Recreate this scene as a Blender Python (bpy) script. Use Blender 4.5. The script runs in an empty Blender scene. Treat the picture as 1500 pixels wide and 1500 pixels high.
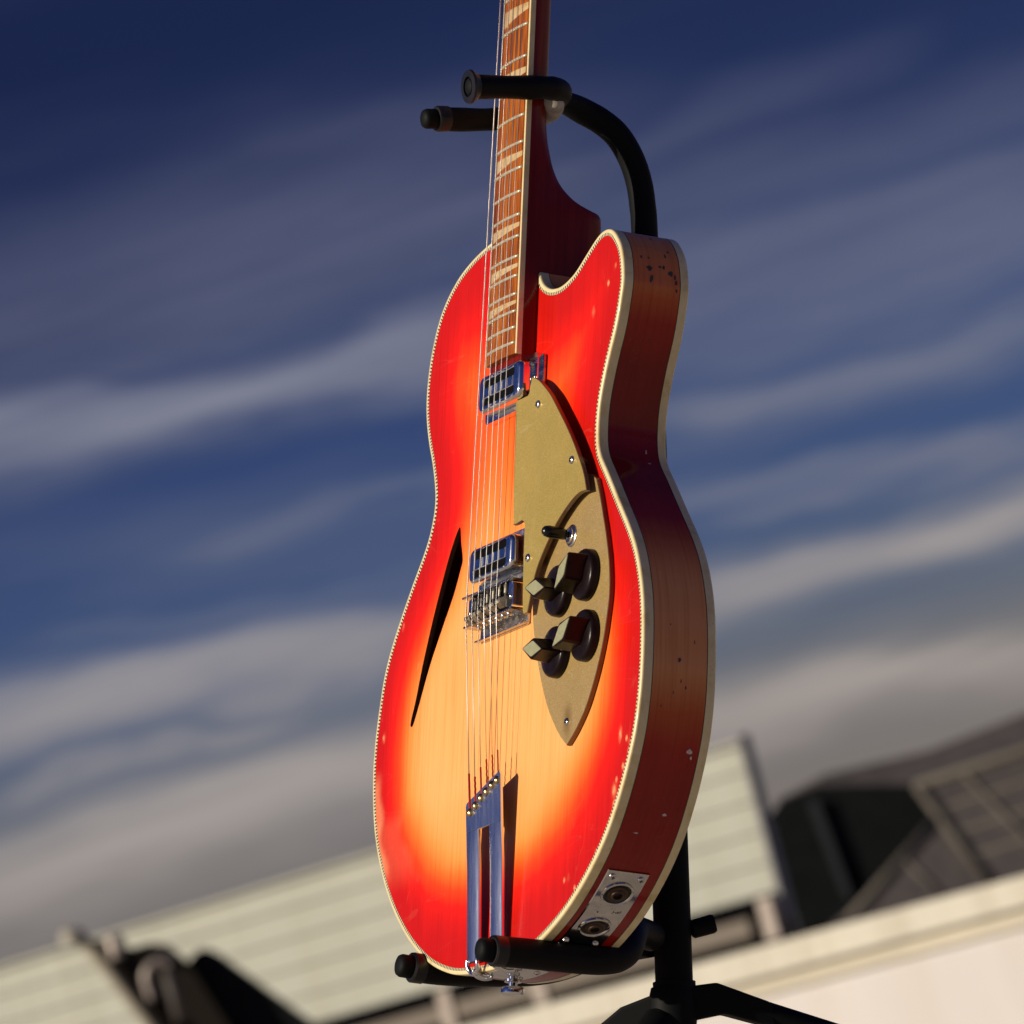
import bpy, bmesh, math, random
import numpy as np
from mathutils import Vector, Matrix
from mathutils.geometry import delaunay_2d_cdt
random.seed(7)
rnd = np.random.default_rng(7)
sc = bpy.context.scene
COL = sc.collection

# ------------------------------------------------------------------ camera
CAM_H = 0.25
cam_d = bpy.data.cameras.new('camera')
cam = bpy.data.objects.new('camera', cam_d)
COL.objects.link(cam)
C2W = Matrix(((0.968148, 0.25038, 0.0), (0.021822, -0.08438, -0.996195), (-0.249427, 0.964464, -0.087156)))
cam.matrix_world = Matrix.Translation((0, 0, CAM_H)) @ C2W.to_4x4()
cam_d.sensor_width = 36
cam_d.lens = 260.08
cam_d.clip_start = 0.1
cam_d.clip_end = 3000
cam_d.dof.use_dof = True
cam_d.dof.focus_distance = 5.10
cam_d.dof.aperture_fstop = 18.5
cam_d.dof.aperture_blades = 7
sc.camera = cam

# ------------------------------------------------------------------ light
SUN = Vector((-0.8697, -0.3567, 0.3411)).normalized()
world = bpy.data.worlds.new("World")
sc.world = world
world.use_nodes = True
wn = world.node_tree.nodes
wl = world.node_tree.links
wn.clear()

def N(nt, typ, **kw):
    n = nt.nodes.new(typ)
    for k, v in kw.items():
        if k in ('operation', 'blend_type', 'data_type', 'noise_dimensions', 'sky_type', 'interpolation_type', 'clamp', 'noise_type',
                 'feature', 'distance', 'attribute_name', 'attribute_type', 'vector_type', 'use_clamp', 'wave_type', 'bands_direction'):
            setattr(n, k, v)
        else:
            n.inputs[k].default_value = v
    return n

def math_n(nt, op, a, b=None, c=None, clamp=False):
    n = nt.nodes.new('ShaderNodeMath'); n.operation = op; n.use_clamp = clamp
    for i, v in enumerate((a, b, c)):
        if v is None: continue
        if isinstance(v, (int, float)): n.inputs[i].default_value = v
        else: nt.links.new(v, n.inputs[i])
    return n.outputs[0]

def ramp(nt, fac, stops, interp='LINEAR'):
    n = nt.nodes.new('ShaderNodeValToRGB')
    n.color_ramp.interpolation = interp
    e = n.color_ramp.elements
    while len(e) > 1: e.remove(e[-1])
    e[0].position = stops[0][0]; e[0].color = (*stops[0][1], 1)
    for p_, c_ in stops[1:]:
        k = e.new(p_); k.color = (*c_, 1)
    if fac is not None: nt.links.new(fac, n.inputs[0])
    return n.outputs[0]

def mixc(nt, fac, a, b, blend='MIX'):
    n = nt.nodes.new('ShaderNodeMix'); n.data_type = 'RGBA'; n.blend_type = blend
    for s, v in (('Factor', fac), ('A', a), ('B', b)):
        idx = {'Factor': 0, 'A': 6, 'B': 7}[s]
        if isinstance(v, (int, float)): n.inputs[idx].default_value = v
        elif isinstance(v, tuple): n.inputs[idx].default_value = (*v, 1) if len(v) == 3 else v
        else: nt.links.new(v, n.inputs[idx])
    return n.outputs[2]

wt = world.node_tree
sky = N(wt, 'ShaderNodeTexSky', sky_type='NISHITA')
sky.sun_disc = False
sky.sun_elevation = math.asin(SUN.z)
sky.sun_rotation = math.atan2(SUN.x, SUN.y)
sky.air_density = 1.0; sky.dust_density = 0.6; sky.ozone_density = 3.0
tc = wt.nodes.new('ShaderNodeTexCoord')
sep = wt.nodes.new('ShaderNodeSeparateXYZ'); wl.new(tc.outputs['Generated'], sep.inputs[0])
el = math_n(wt, 'ARCSINE', sep.outputs[2])                      # radians above the horizon
az = math_n(wt, 'ARCTAN2', sep.outputs[0], sep.outputs[1])
# clear air gets deeper with height, as through a polarising filter, then is brightened above the frame for the chrome's reflections
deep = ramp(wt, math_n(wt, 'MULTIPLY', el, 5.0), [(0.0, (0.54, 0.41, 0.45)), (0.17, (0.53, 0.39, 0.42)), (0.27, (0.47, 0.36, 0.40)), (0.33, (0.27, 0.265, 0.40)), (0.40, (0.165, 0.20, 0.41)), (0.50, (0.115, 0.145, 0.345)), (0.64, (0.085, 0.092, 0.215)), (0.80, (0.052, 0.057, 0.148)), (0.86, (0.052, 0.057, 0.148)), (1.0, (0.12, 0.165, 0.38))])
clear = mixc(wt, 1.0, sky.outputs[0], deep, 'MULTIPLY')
def streak(sx, sy, tilt, scale, det, seed, lo, hi, rough=0.5, dist=0.0):
    c = wt.nodes.new('ShaderNodeCombineXYZ')
    ee = math_n(wt, 'SUBTRACT', el, math_n(wt, 'MULTIPLY', az, tilt))
    wl.new(math_n(wt, 'MULTIPLY', az, sx), c.inputs[0]); wl.new(math_n(wt, 'MULTIPLY', ee, sy), c.inputs[1]); c.inputs[2].default_value = seed
    n = N(wt, 'ShaderNodeTexNoise', Scale=scale, Detail=det, Roughness=rough, Distortion=dist); wl.new(c.outputs[0], n.inputs['Vector'])
    m = wt.nodes.new('ShaderNodeMapRange'); m.interpolation_type = 'SMOOTHSTEP'
    wl.new(n.outputs[0], m.inputs[0]); m.inputs[1].default_value = lo; m.inputs[2].default_value = hi
    return m.outputs[0]
# long cirrus streamers: azimuth, elevation, tilt, half width, half length (degrees), density
BANDS = [(-2.1, 6.5, -0.012, 0.32, 2.3, 0.9), (3.0, 6.3, -0.04, 0.55, 1.9, 0.45), (-1.7, 7.5, 0.003, 0.7, 2.6, 0.42), (2.4, 7.6, 0.02, 0.25, 1.3, 0.22), (2.88, 5.43, -0.017, 0.225, 1.45, 0.45), (-2.13, 4.79, -0.076, 0.09, 1.45, 0.15), (-2.7, 4.34, -0.02, 0.3, 2.0, 0.95), (-2.9, 3.32, 0.02, 0.4, 2.2, 1.0), (2.7, 3.97, 0.05, 0.25, 1.6, 1.0), (2.4, 2.98, -0.03, 0.26, 1.6, 1.0), (2.69, 4.6, -0.086, 0.163, 1.39, 0.39), (-1.1, 7.4, 0.016, 0.2, 1.2, 0.25), (3.0, 7.0, -0.03, 0.3, 1.8, 0.3), (-1.1, 6.15, -0.101, 0.156, 1.04, 0.28), (2.9, 4.55, 0.03, 0.1, 1.2, 0.3), (-2.5, 6.95, 0.03, 0.07, 1.3, 0.3), (-1.2, 5.3, -0.03, 0.08, 1.2, 0.22), (2.4, 7.15, 0.04, 0.07, 1.1, 0.22), (3.3, 5.9, 0.02, 0.07, 1.0, 0.2), (-3.2, 3.9, 0.03, 0.06, 1.0, 0.5)]
D = math.degrees(1)
wc = wt.nodes.new('ShaderNodeCombineXYZ'); wl.new(math_n(wt, 'MULTIPLY', az, 14), wc.inputs[0]); wl.new(math_n(wt, 'MULTIPLY', el, 45), wc.inputs[1])
wnz = N(wt, 'ShaderNodeTexNoise', Scale=1.3, Detail=3.0, Roughness=0.5); wl.new(wc.outputs[0], wnz.inputs['Vector'])
azd = math_n(wt, 'MULTIPLY', az, D)
eld = math_n(wt, 'ADD', math_n(wt, 'MULTIPLY', el, D), math_n(wt, 'MULTIPLY', math_n(wt, 'SUBTRACT', wnz.outputs[0], 0.5), 1.1))
acc = None
for a0, e0, k, w, hl, dens in BANDS:
    da = math_n(wt, 'SUBTRACT', azd, a0)
    de = math_n(wt, 'SUBTRACT', math_n(wt, 'SUBTRACT', eld, e0), math_n(wt, 'MULTIPLY', da, k))
    q = math_n(wt, 'ADD', math_n(wt, 'POWER', math_n(wt, 'ABSOLUTE', math_n(wt, 'DIVIDE', de, w)), 2.4), math_n(wt, 'POWER', math_n(wt, 'ABSOLUTE', math_n(wt, 'DIVIDE', da, hl * 1.25)), 6))
    g = math_n(wt, 'MULTIPLY', math_n(wt, 'EXPONENT', math_n(wt, 'MULTIPLY', q, -1.0)), dens)
    acc = g if acc is None else math_n(wt, 'MAXIMUM', acc, g)
s1 = streak(9, 50, -0.02, 1.0, 3.0, 3.1, 0.45, 0.75)
s2 = streak(16, 190, 0.08, 1.0, 5.0, 8.7, 0.28, 0.80, 0.62, 0.4)
cl = math_n(wt, 'ADD', math_n(wt, 'MULTIPLY', s1, 0.16), math_n(wt, 'MULTIPLY', acc, math_n(wt, 'ADD', 0.66, math_n(wt, 'MULTIPLY', s2, 0.42))), clamp=True)
cmask = math_n(wt, 'MULTIPLY', cl, 0.92)
ccol = ramp(wt, math_n(wt, 'MULTIPLY', el, 5.0), [(0.0, (0.25, 0.21, 0.20)), (0.20, (0.26, 0.22, 0.21)), (0.27, (0.37, 0.325, 0.30)), (0.38, (0.335, 0.31, 0.31)), (0.47, (0.26, 0.265, 0.30)), (0.58, (0.225, 0.235, 0.305)), (0.66, (0.15, 0.16, 0.25)), (0.8, (0.095, 0.105, 0.19)), (1.0, (0.08, 0.09, 0.17))])
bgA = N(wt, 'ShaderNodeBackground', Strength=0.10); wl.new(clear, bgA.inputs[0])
bgB = N(wt, 'ShaderNodeBackground', Strength=1.05); wl.new(ccol, bgB.inputs[0])
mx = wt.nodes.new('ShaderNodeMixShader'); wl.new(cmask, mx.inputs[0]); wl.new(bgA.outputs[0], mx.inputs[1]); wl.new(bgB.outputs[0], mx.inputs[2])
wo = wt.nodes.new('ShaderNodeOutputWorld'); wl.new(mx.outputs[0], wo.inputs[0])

sun_d = bpy.data.lights.new('sun', 'SUN'); sun_d.energy = 4.6; sun_d.angle = math.radians(0.55); sun_d.color = (1.0, 0.86, 0.66)
sun = bpy.data.objects.new('sun', sun_d); COL.objects.link(sun)
sun.rotation_euler = SUN.to_track_quat('Z', 'Y').to_euler(); sun.location = (-3, -2, 4)
sc.view_settings.view_transform = 'Standard'
try: sc.view_settings.look = 'None'
except Exception: pass
sc.view_settings.exposure = 0.0; sc.view_settings.gamma = 1.0; sc.view_settings.use_curve_mapping = False

# ------------------------------------------------------------------ helpers
GM = Matrix(((0.456809, 0.287326, -0.841884, -0.02004), (-0.889565, 0.148299, -0.432067, 5.12032), (0.000707, 0.946283, 0.32334, 0.38071 + CAM_H), (0, 0, 0, 1)))
GR = GM.to_3x3()
MM = 0.001
def G(p):                                     # guitar millimetres -> world metres
    return GM @ (Vector(p) * MM)

def tag(o, label=None, cat=None, group=None, kind=None):
    if label: o['label'] = label
    if cat: o['category'] = cat
    if group: o['group'] = group
    if kind: o['kind'] = kind
    return o

def empty(name, mat=None, loc=None):
    o = bpy.data.objects.new(name, None); COL.objects.link(o); o.empty_display_size = 0.05
    if mat is not None: o.matrix_world = mat
    if loc is not None: o.location = loc
    return o

def link(name, me, mats, parent=None, smooth=None):
    if not isinstance(mats, (list, tuple)): mats = [mats]
    for m in mats: me.materials.append(m)
    if smooth is not None:
        for p_ in me.polygons: p_.use_smooth = True
        if smooth < 180:
            try: me.set_sharp_from_angle(angle=math.radians(smooth))
            except Exception: pass
    o = bpy.data.objects.new(name, me); COL.objects.link(o)
    if parent is not None: o.parent = parent
    return o

class MB:
    """collects geometry in millimetres (scale s to metres on build)"""
    def __init__(s, scale=MM): s.v = []; s.f = []; s.m = []; s.s = scale; s.mi = 0
    def add(s, vs, fs):
        b = len(s.v); s.v += [tuple(q) for q in vs]; s.f += [tuple(i + b for i in f_) for f_ in fs]; s.m += [s.mi] * len(fs); return s
    def box(s, a, b):
        x0, y0, z0 = a; x1, y1, z1 = b
        return s.add([(x0, y0, z0), (x1, y0, z0), (x1, y1, z0), (x0, y1, z0), (x0, y0, z1), (x1, y0, z1), (x1, y1, z1), (x0, y1, z1)],
                     [(0, 3, 2, 1), (4, 5, 6, 7), (0, 1, 5, 4), (1, 2, 6, 5), (2, 3, 7, 6), (3, 0, 4, 7)])
    def prism(s, poly, z0, z1, cham=0.0):
        n = len(poly)
        area = sum(poly[i][0] * poly[(i + 1) % n][1] - poly[(i + 1) % n][0] * poly[i][1] for i in range(n))
        if area < 0: poly = poly[::-1]
        zf = z0 if callable(z0) else (lambda x, y: z0)
        zt = z1 if callable(z1) else (lambda x, y: z1)
        rings = [[(x, y, zf(x, y)) for x, y in poly]]
        if cham > 0:
            rings.append([(x, y, zt(x, y) - cham) for x, y in poly])
            rings.append([(x, y, zt(x, y)) for x, y in inset(poly, cham)])
        else: rings.append([(x, y, zt(x, y)) for x, y in poly])
        vs = [q for r_ in rings for q in r_]; fs = []
        for k in range(len(rings) - 1):
            for i in range(n):
                j = (i + 1) % n; fs.append((k * n + i, k * n + j, (k + 1) * n + j, (k + 1) * n + i))
        fs.append(tuple(range(n))[::-1]); fs.append(tuple((len(rings) - 1) * n + i for i in range(n)))
        return s.add(vs, fs)
    def lathe(s, prof, centre, axis=(0, 0, 1), seg=24, caps=True):
        ax = Vector(axis).normalized(); q = Vector((0, 0, 1)).rotation_difference(ax).to_matrix(); c = Vector(centre)
        vs = []; fs = []
        for r_, h in prof:
            for k in range(seg):
                a = 2 * math.pi * k / seg; vs.append(c + q @ Vector((r_ * math.cos(a), r_ * math.sin(a), h)))
        for i in range(len(prof) - 1):
            for k in range(seg):
                j = (k + 1) % seg; fs.append((i * seg + k, i * seg + j, (i + 1) * seg + j, (i + 1) * seg + k))
        if caps:
            fs.append(tuple(range(seg))[::-1]); fs.append(tuple((len(prof) - 1) * seg + k for k in range(seg)))
        return s.add(vs, fs)
    def tube(s, pts, r, seg=12, caps=True):
        pts = [Vector(q) for q in pts]; n = len(pts)
        rr = r if isinstance(r, (list, tuple)) else [r] * n
        t0 = (pts[1] - pts[0]).normalized(); up = t0.orthogonal().normalized(); vs = []; fs = []
        for i in range(n):
            t = ((pts[min(i + 1, n - 1)] - pts[max(i - 1, 0)])).normalized()
            up = (up - t * up.dot(t)).normalized(); sd = t.cross(up)
            for k in range(seg):
                a = 2 * math.pi * k / seg; vs.append(pts[i] + (up * math.cos(a) + sd * math.sin(a)) * rr[i])
        for i in range(n - 1):
            for k in range(seg):
                j = (k + 1) % seg; fs.append((i * seg + k, i * seg + j, (i + 1) * seg + j, (i + 1) * seg + k))
        if caps: fs.append(tuple(range(seg))[::-1]); fs.append(tuple((n - 1) * seg + k for k in range(seg)))
        return s.add(vs, fs)
    def build(s, name, mats, parent=None, smooth=None, bevel=0, xf=None):
        me = bpy.data.meshes.new(name)
        if xf: vs = [tuple(xf(q)) for q in s.v]
        else: vs = [(x * s.s, y * s.s, z * s.s) for x, y, z in s.v]
        me.from_pydata(vs, [], s.f); me.update()
        if bevel:
            bm = bmesh.new(); bm.from_mesh(me); bmesh.ops.remove_doubles(bm, verts=bm.verts, dist=1e-6)
            ed = [e for e in bm.edges if e.is_manifold and e.calc_face_angle(0) > math.radians(25)]
            bmesh.ops.bevel(bm, geom=ed, offset=bevel, segments=2, profile=0.6, affect='EDGES'); bm.to_mesh(me); bm.free()
        else:
            for i, p_ in enumerate(me.polygons): p_.material_index = s.m[i]
        o = link(name, me, mats, parent, smooth)
        return o

def inset(poly, d):
    P = np.array(poly, float); n = len(P)
    a = np.sum(P[:, 0] * np.roll(P[:, 1], -1) - np.roll(P[:, 0], -1) * P[:, 1])
    sg = 1 if a > 0 else -1
    e = np.roll(P, -1, 0) - P; e /= np.linalg.norm(e, axis=1)[:, None] + 1e-12
    nr = np.stack([-e[:, 1], e[:, 0]], 1) * sg
    m = nr + np.roll(nr, 1, 0); L = np.sum(m * m, 1); m = m / np.maximum(L, 0.6)[:, None] * 2
    return [tuple(q) for q in (P + m * d)]

def catmull(pts, n=8, closed=False):
    P = [np.array(q, float) for q in pts]; out = []; m = len(P)
    for i in range(m if closed else m - 1):
        p0 = P[(i - 1) % m] if closed or i > 0 else P[0]; p1 = P[i]; p2 = P[(i + 1) % m]; p3 = P[(i + 2) % m] if closed or i + 2 < m else P[-1]
        for k in range(n):
            t = k / n; out.append(tuple(0.5 * ((2 * p1) + (-p0 + p2) * t + (2 * p0 - 5 * p1 + 4 * p2 - p3) * t * t + (-p0 + 3 * p1 - 3 * p2 + p3) * t ** 3)))
    if not closed: out.append(tuple(P[-1]))
    return out

def resample(P, step):
    P = np.array(P, float); d = np.r_[0, np.cumsum(np.linalg.norm(np.diff(P, axis=0), axis=1))]
    n = max(2, int(round(d[-1] / step)) + 1); s = np.linspace(0, d[-1], n)
    return np.stack([np.interp(s, d, P[:, k]) for k in range(P.shape[1])], 1)

def gsmooth(P, sig):
    k = int(sig * 3) + 1; w = np.exp(-0.5 * (np.arange(-k, k + 1) / sig) ** 2); w /= w.sum()
    a = 2 * P[0] - P[k:0:-1]; b = 2 * P[-1] - P[-2:-k - 2:-1]; Q = np.r_[a, P, b]
    return np.stack([np.convolve(Q[:, c], w, 'valid') for c in range(P.shape[1])], 1)

# ------------------------------------------------------------------ materials
def mat(name):
    m = bpy.data.materials.new(name); m.use_nodes = True; nt = m.node_tree
    b = nt.nodes['Principled BSDF']; return m, nt, b
def setb(b, **kw):
    for k, v in kw.items():
        k = k.replace('_', ' ')
        if isinstance(v, tuple) and len(v) == 3: v = (*v, 1)
        b.inputs[k].default_value = v
def objco(nt, scale=(1, 1, 1), rot=(0, 0, 0)):
    t = nt.nodes.new('ShaderNodeTexCoord'); m = nt.nodes.new('ShaderNodeMapping'); m.inputs['Scale'].default_value = scale; m.inputs['Rotation'].default_value = rot
    nt.links.new(t.outputs['Object'], m.inputs[0]); return m.outputs[0]
def noise(nt, vec, scale, det=3, rough=0.5, dist=0.0):
    n = N(nt, 'ShaderNodeTexNoise', Scale=scale, Detail=det, Roughness=rough, Distortion=dist); nt.links.new(vec, n.inputs['Vector']); return n.outputs[0]
def bump(nt, b, h, strength, dist=0.001, coat=False):
    n = nt.nodes.new('ShaderNodeBump'); n.inputs['Strength'].default_value = strength; n.inputs['Distance'].default_value = dist
    nt.links.new(h, n.inputs['Height']); nt.links.new(n.outputs[0], b.inputs['Normal'])
    if coat: nt.links.new(n.outputs[0], b.inputs['Coat Normal'])

def simple(name, col, rough=0.5, metal=0.0, var=0.0, vs=40, bmp=0.0, bs=200, coat=0.0, spec=0.5):
    m, nt, b = mat(name); setb(b, Base_Color=col, Roughness=rough, Metallic=metal, Coat_Weight=coat, Specular_IOR_Level=spec)
    co = objco(nt)
    if var:
        n = noise(nt, co, vs, 4, 0.6)
        c = ramp(nt, n, [(0.3, tuple(max(0, x * (1 - var)) for x in col)), (0.7, tuple(min(1, x * (1 + var)) for x in col))])
        nt.links.new(c, b.inputs['Base Color'])
        r_ = nt.nodes.new('ShaderNodeMapRange'); nt.links.new(n, r_.inputs[0]); r_.inputs[3].default_value = rough * 0.8; r_.inputs[4].default_value = min(1, rough * 1.25)
        nt.links.new(r_.outputs[0], b.inputs['Roughness'])
    if bmp: bump(nt, b, noise(nt, co, bs, 3, 0.6), bmp, 0.0005)
    return m

# cherry-to-amber burst over straight spruce grain; attribute 'burst' 0 = rim red, 1 = amber; 'wear' = finish rubbed away
def burst_mat(name, side=False):
    m, nt, b = mat(name)
    at = nt.nodes.new('ShaderNodeAttribute'); at.attribute_name = 'burst'
    spr = nt.nodes.new('ShaderNodeSeparateColor'); nt.links.new(at.outputs['Color'], spr.inputs[0])
    burst_v, wear_v = spr.outputs[0], spr.outputs[1]
    g = noise(nt, objco(nt, (1, 0.018, 1) if not side else (0.02, 0.02, 1)), 420 if not side else 500, 3, 0.6)
    g2 = noise(nt, objco(nt, (1, 0.05, 1) if not side else (0.3, 0.3, 1)), 60, 3, 0.5)
    blot = noise(nt, objco(nt), 14, 3, 0.5)
    t = math_n(nt, 'ADD', burst_v, math_n(nt, 'MULTIPLY', math_n(nt, 'SUBTRACT', g, 0.5), 0.10))
    t = math_n(nt, 'ADD', t, math_n(nt, 'MULTIPLY', math_n(nt, 'SUBTRACT', blot, 0.5), 0.14))
    t = math_n(nt, 'ADD', t, math_n(nt, 'MULTIPLY', math_n(nt, 'SUBTRACT', g2, 0.5), 0.13))
    if side: st = [(0.0, (0.20, 0.003, 0.002)), (0.25, (0.36, 0.012, 0.004)), (0.5, (0.50, 0.09, 0.02)), (0.8, (0.68, 0.25, 0.09)), (1.0, (0.74, 0.34, 0.14))]
    else: st = [(0.0, (0.50, 0.004, 0.001)), (0.20, (0.76, 0.009, 0.001)), (0.38, (0.88, 0.055, 0.004)), (0.56, (0.90, 0.155, 0.018)), (0.78, (0.90, 0.30, 0.065)), (1.0, (0.86, 0.415, 0.14))]
    c = ramp(nt, t, st)
    gd = ramp(nt, g, [(0.35, (0.90, 0.86, 0.78)), (0.5, (1, 1, 1)), (0.7, (1.0, 1.0, 1.0))])
    c = mixc(nt, 1.0, c, gd, 'MULTIPLY')
    # scattered little pores, dings and flakes in the lacquer
    v = N(nt, 'ShaderNodeTexVoronoi', Scale=26 if not side else 40); nt.links.new(objco(nt, (1, 0.6, 1)), v.inputs['Vector'])
    sepv = nt.nodes.new('ShaderNodeSeparateColor'); nt.links.new(v.outputs['Color'], sepv.inputs[0])
    ch = math_n(nt, 'MULTIPLY', math_n(nt, 'LESS_THAN', v.outputs['Distance'], math_n(nt, 'MULTIPLY', noise(nt, objco(nt), 900, 2), 0.085 if not side else 0.11)), math_n(nt, 'GREATER_THAN', sepv.outputs[0], 0.86 if not side else 0.80))
    ch = math_n(nt, 'MULTIPLY', ch, math_n(nt, 'LESS_THAN', burst_v, 0.62) if not side else math_n(nt, 'GREATER_THAN', burst_v, 0.45))
    c = mixc(nt, math_n(nt, 'MULTIPLY', ch, 0.8), c, (0.75, 0.45, 0.25) if not side else (0.015, 0.012, 0.010))
    wfac = math_n(nt, 'MULTIPLY', wear_v, math_n(nt, 'ADD', 0.65, math_n(nt, 'MULTIPLY', noise(nt, objco(nt), 300, 3), 0.6)), clamp=True)
    c = mixc(nt, wfac, c, (0.90, 0.42, 0.20) if not side else (0.02, 0.016, 0.014))
    hl = noise(nt, objco(nt, (1, 0.12, 1), (0, 0, 0.5)), 45, 2, 0.4); hl2 = noise(nt, objco(nt, (0.12, 1, 1), (0, 0, 0.3)), 38, 2, 0.4)
    sc_ = math_n(nt, 'MAXIMUM', math_n(nt, 'LESS_THAN', math_n(nt, 'ABSOLUTE', math_n(nt, 'SUBTRACT', hl, 0.56)), 0.0022), math_n(nt, 'LESS_THAN', math_n(nt, 'ABSOLUTE', math_n(nt, 'SUBTRACT', hl2, 0.60)), 0.0018))
    c = mixc(nt, math_n(nt, 'MULTIPLY', sc_, 0.025), c, (0.9, 0.6, 0.4))
    nt.links.new(c, b.inputs['Base Color'])
    setb(b, Roughness=0.5, Coat_Weight=0.20 if not side else 0.5, Coat_Roughness=0.12 if not side else 0.05, Specular_IOR_Level=0.15)
    bump(nt, b, math_n(nt, 'ADD', g, math_n(nt, 'MULTIPLY', g2, 0.7)), 0.06, 0.0003, True)
    return m
M_TOP = burst_mat('fireglow_spruce_top'); M_SIDE = burst_mat('fireglow_maple_side', True)

def binding_mat():
    m, nt, b = mat('aged_cream_binding')
    n = noise(nt, objco(nt), 55, 4, 0.6)
    c = ramp(nt, n, [(0.28, (0.62, 0.48, 0.20)), (0.45, (0.76, 0.65, 0.36)), (0.6, (0.80, 0.70, 0.42)), (0.78, (0.68, 0.53, 0.23))])
    sp = noise(nt, objco(nt), 420, 2, 0.5)
    c = mixc(nt, math_n(nt, 'MULTIPLY', math_n(nt, 'GREATER_THAN', sp, 0.74), 0.55), c, (0.25, 0.18, 0.08))
    nt.links.new(c, b.inputs['Base Color']); setb(b, Roughness=0.35, Coat_Weight=0.3, Subsurface_Weight=0.1, Subsurface_Scale=0.004)
    return m
M_BIND = binding_mat()
def checker_mat():
    m, nt, b = mat('checkered_purfling')
    uv = nt.nodes.new('ShaderNodeUVMap'); s_ = nt.nodes.new('ShaderNodeSeparateXYZ'); nt.links.new(uv.outputs[0], s_.inputs[0])
    fr = math_n(nt, 'FRACT', s_.outputs[0]); k = math_n(nt, 'LESS_THAN', fr, 0.5)
    c = mixc(nt, k, (0.72, 0.66, 0.42), (0.012, 0.009, 0.007)); nt.links.new(c, b.inputs['Base Color']); setb(b, Roughness=0.35, Coat_Weight=0.5)
    return m
M_CHECK = checker_mat()
M_PURF = simple('dark_purfling', (0.01, 0.008, 0.007), 0.4)

def chrome(name, base=(0.82, 0.83, 0.84), rough=0.10, scratch=0.25, pit=0.0):
    m, nt, b = mat(name); setb(b, Base_Color=base, Metallic=1.0, Roughness=rough)
    n = noise(nt, objco(nt, (1, 0.15, 1)), 260, 4, 0.7)
    n2 = noise(nt, objco(nt), 70, 4, 0.65)
    r_ = nt.nodes.new('ShaderNodeMapRange'); nt.links.new(n2, r_.inputs[0]); r_.inputs[1].default_value = 0.3; r_.inputs[2].default_value = 0.75
    r_.inputs[3].default_value = rough * 0.6; r_.inputs[4].default_value = rough * (1.6 + scratch * 3); nt.links.new(r_.outputs[0], b.inputs['Roughness'])
    if pit:
        c = mixc(nt, math_n(nt, 'MULTIPLY', math_n(nt, 'GREATER_THAN', noise(nt, objco(nt), 420, 3, 0.7), 1 - pit), 0.8), base, (0.10, 0.075, 0.05)); nt.links.new(c, b.inputs['Base Color'])
    bump(nt, b, math_n(nt, 'ADD', n, math_n(nt, 'MULTIPLY', n2, 0.5)), 0.02 + scratch * 0.10, 0.00025)
    return m
M_CHR = chrome('pickup_chrome', rough=0.09)
M_CHR2 = chrome('worn_bridge_chrome', (0.50, 0.50, 0.50), 0.16, 0.4, 0.38)
def tail_mat():
    m, nt, b = mat('tailpiece_chrome'); setb(b, Metallic=1.0)
    n = noise(nt, objco(nt, (1, 0.10, 1)), 220, 4, 0.6); sp = noise(nt, objco(nt), 900, 2, 0.5)
    c = ramp(nt, n, [(0.3, (0.80, 0.83, 0.88)), (0.7, (0.95, 0.96, 0.98))])
    c = mixc(nt, math_n(nt, 'MULTIPLY', math_n(nt, 'GREATER_THAN', sp, 0.72), 0.6), c, (0.95, 0.95, 0.95)); nt.links.new(c, b.inputs['Base Color'])
    r_ = nt.nodes.new('ShaderNodeMapRange'); nt.links.new(n, r_.inputs[0]); r_.inputs[3].default_value = 0.17; r_.inputs[4].default_value = 0.34; nt.links.new(r_.outputs[0], b.inputs['Roughness'])
    bump(nt, b, n, 0.02, 0.0002); return m
M_TAIL = tail_mat()
M_UNDER = simple('dull_metal_underside', (0.05, 0.045, 0.04), 0.7)
M_JACKP = chrome('jack_plate_chrome', (0.62, 0.61, 0.60), 0.07, 0.15, 0.34)
M_STEEL = chrome('saddle_steel', (0.36, 0.33, 0.27), 0.34, 0.4, 0.42)
M_BRASS = chrome('brass_ball_end', (0.62, 0.45, 0.20), 0.18, 0.2)
M_FRET = simple('fret_nickel', (0.66, 0.60, 0.46), 0.32, 0.45, 0.1, 300)
M_SCREW = chrome('screw_nickel', (0.70, 0.68, 0.64), 0.16, 0.2)
M_BLACKSLOT = simple('pickup_slot_black', (0.004, 0.004, 0.005), 0.9, spec=0.05)
M_HOLE = simple('hollow_body_dark', (0.028, 0.011, 0.006), 0.9)

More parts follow.
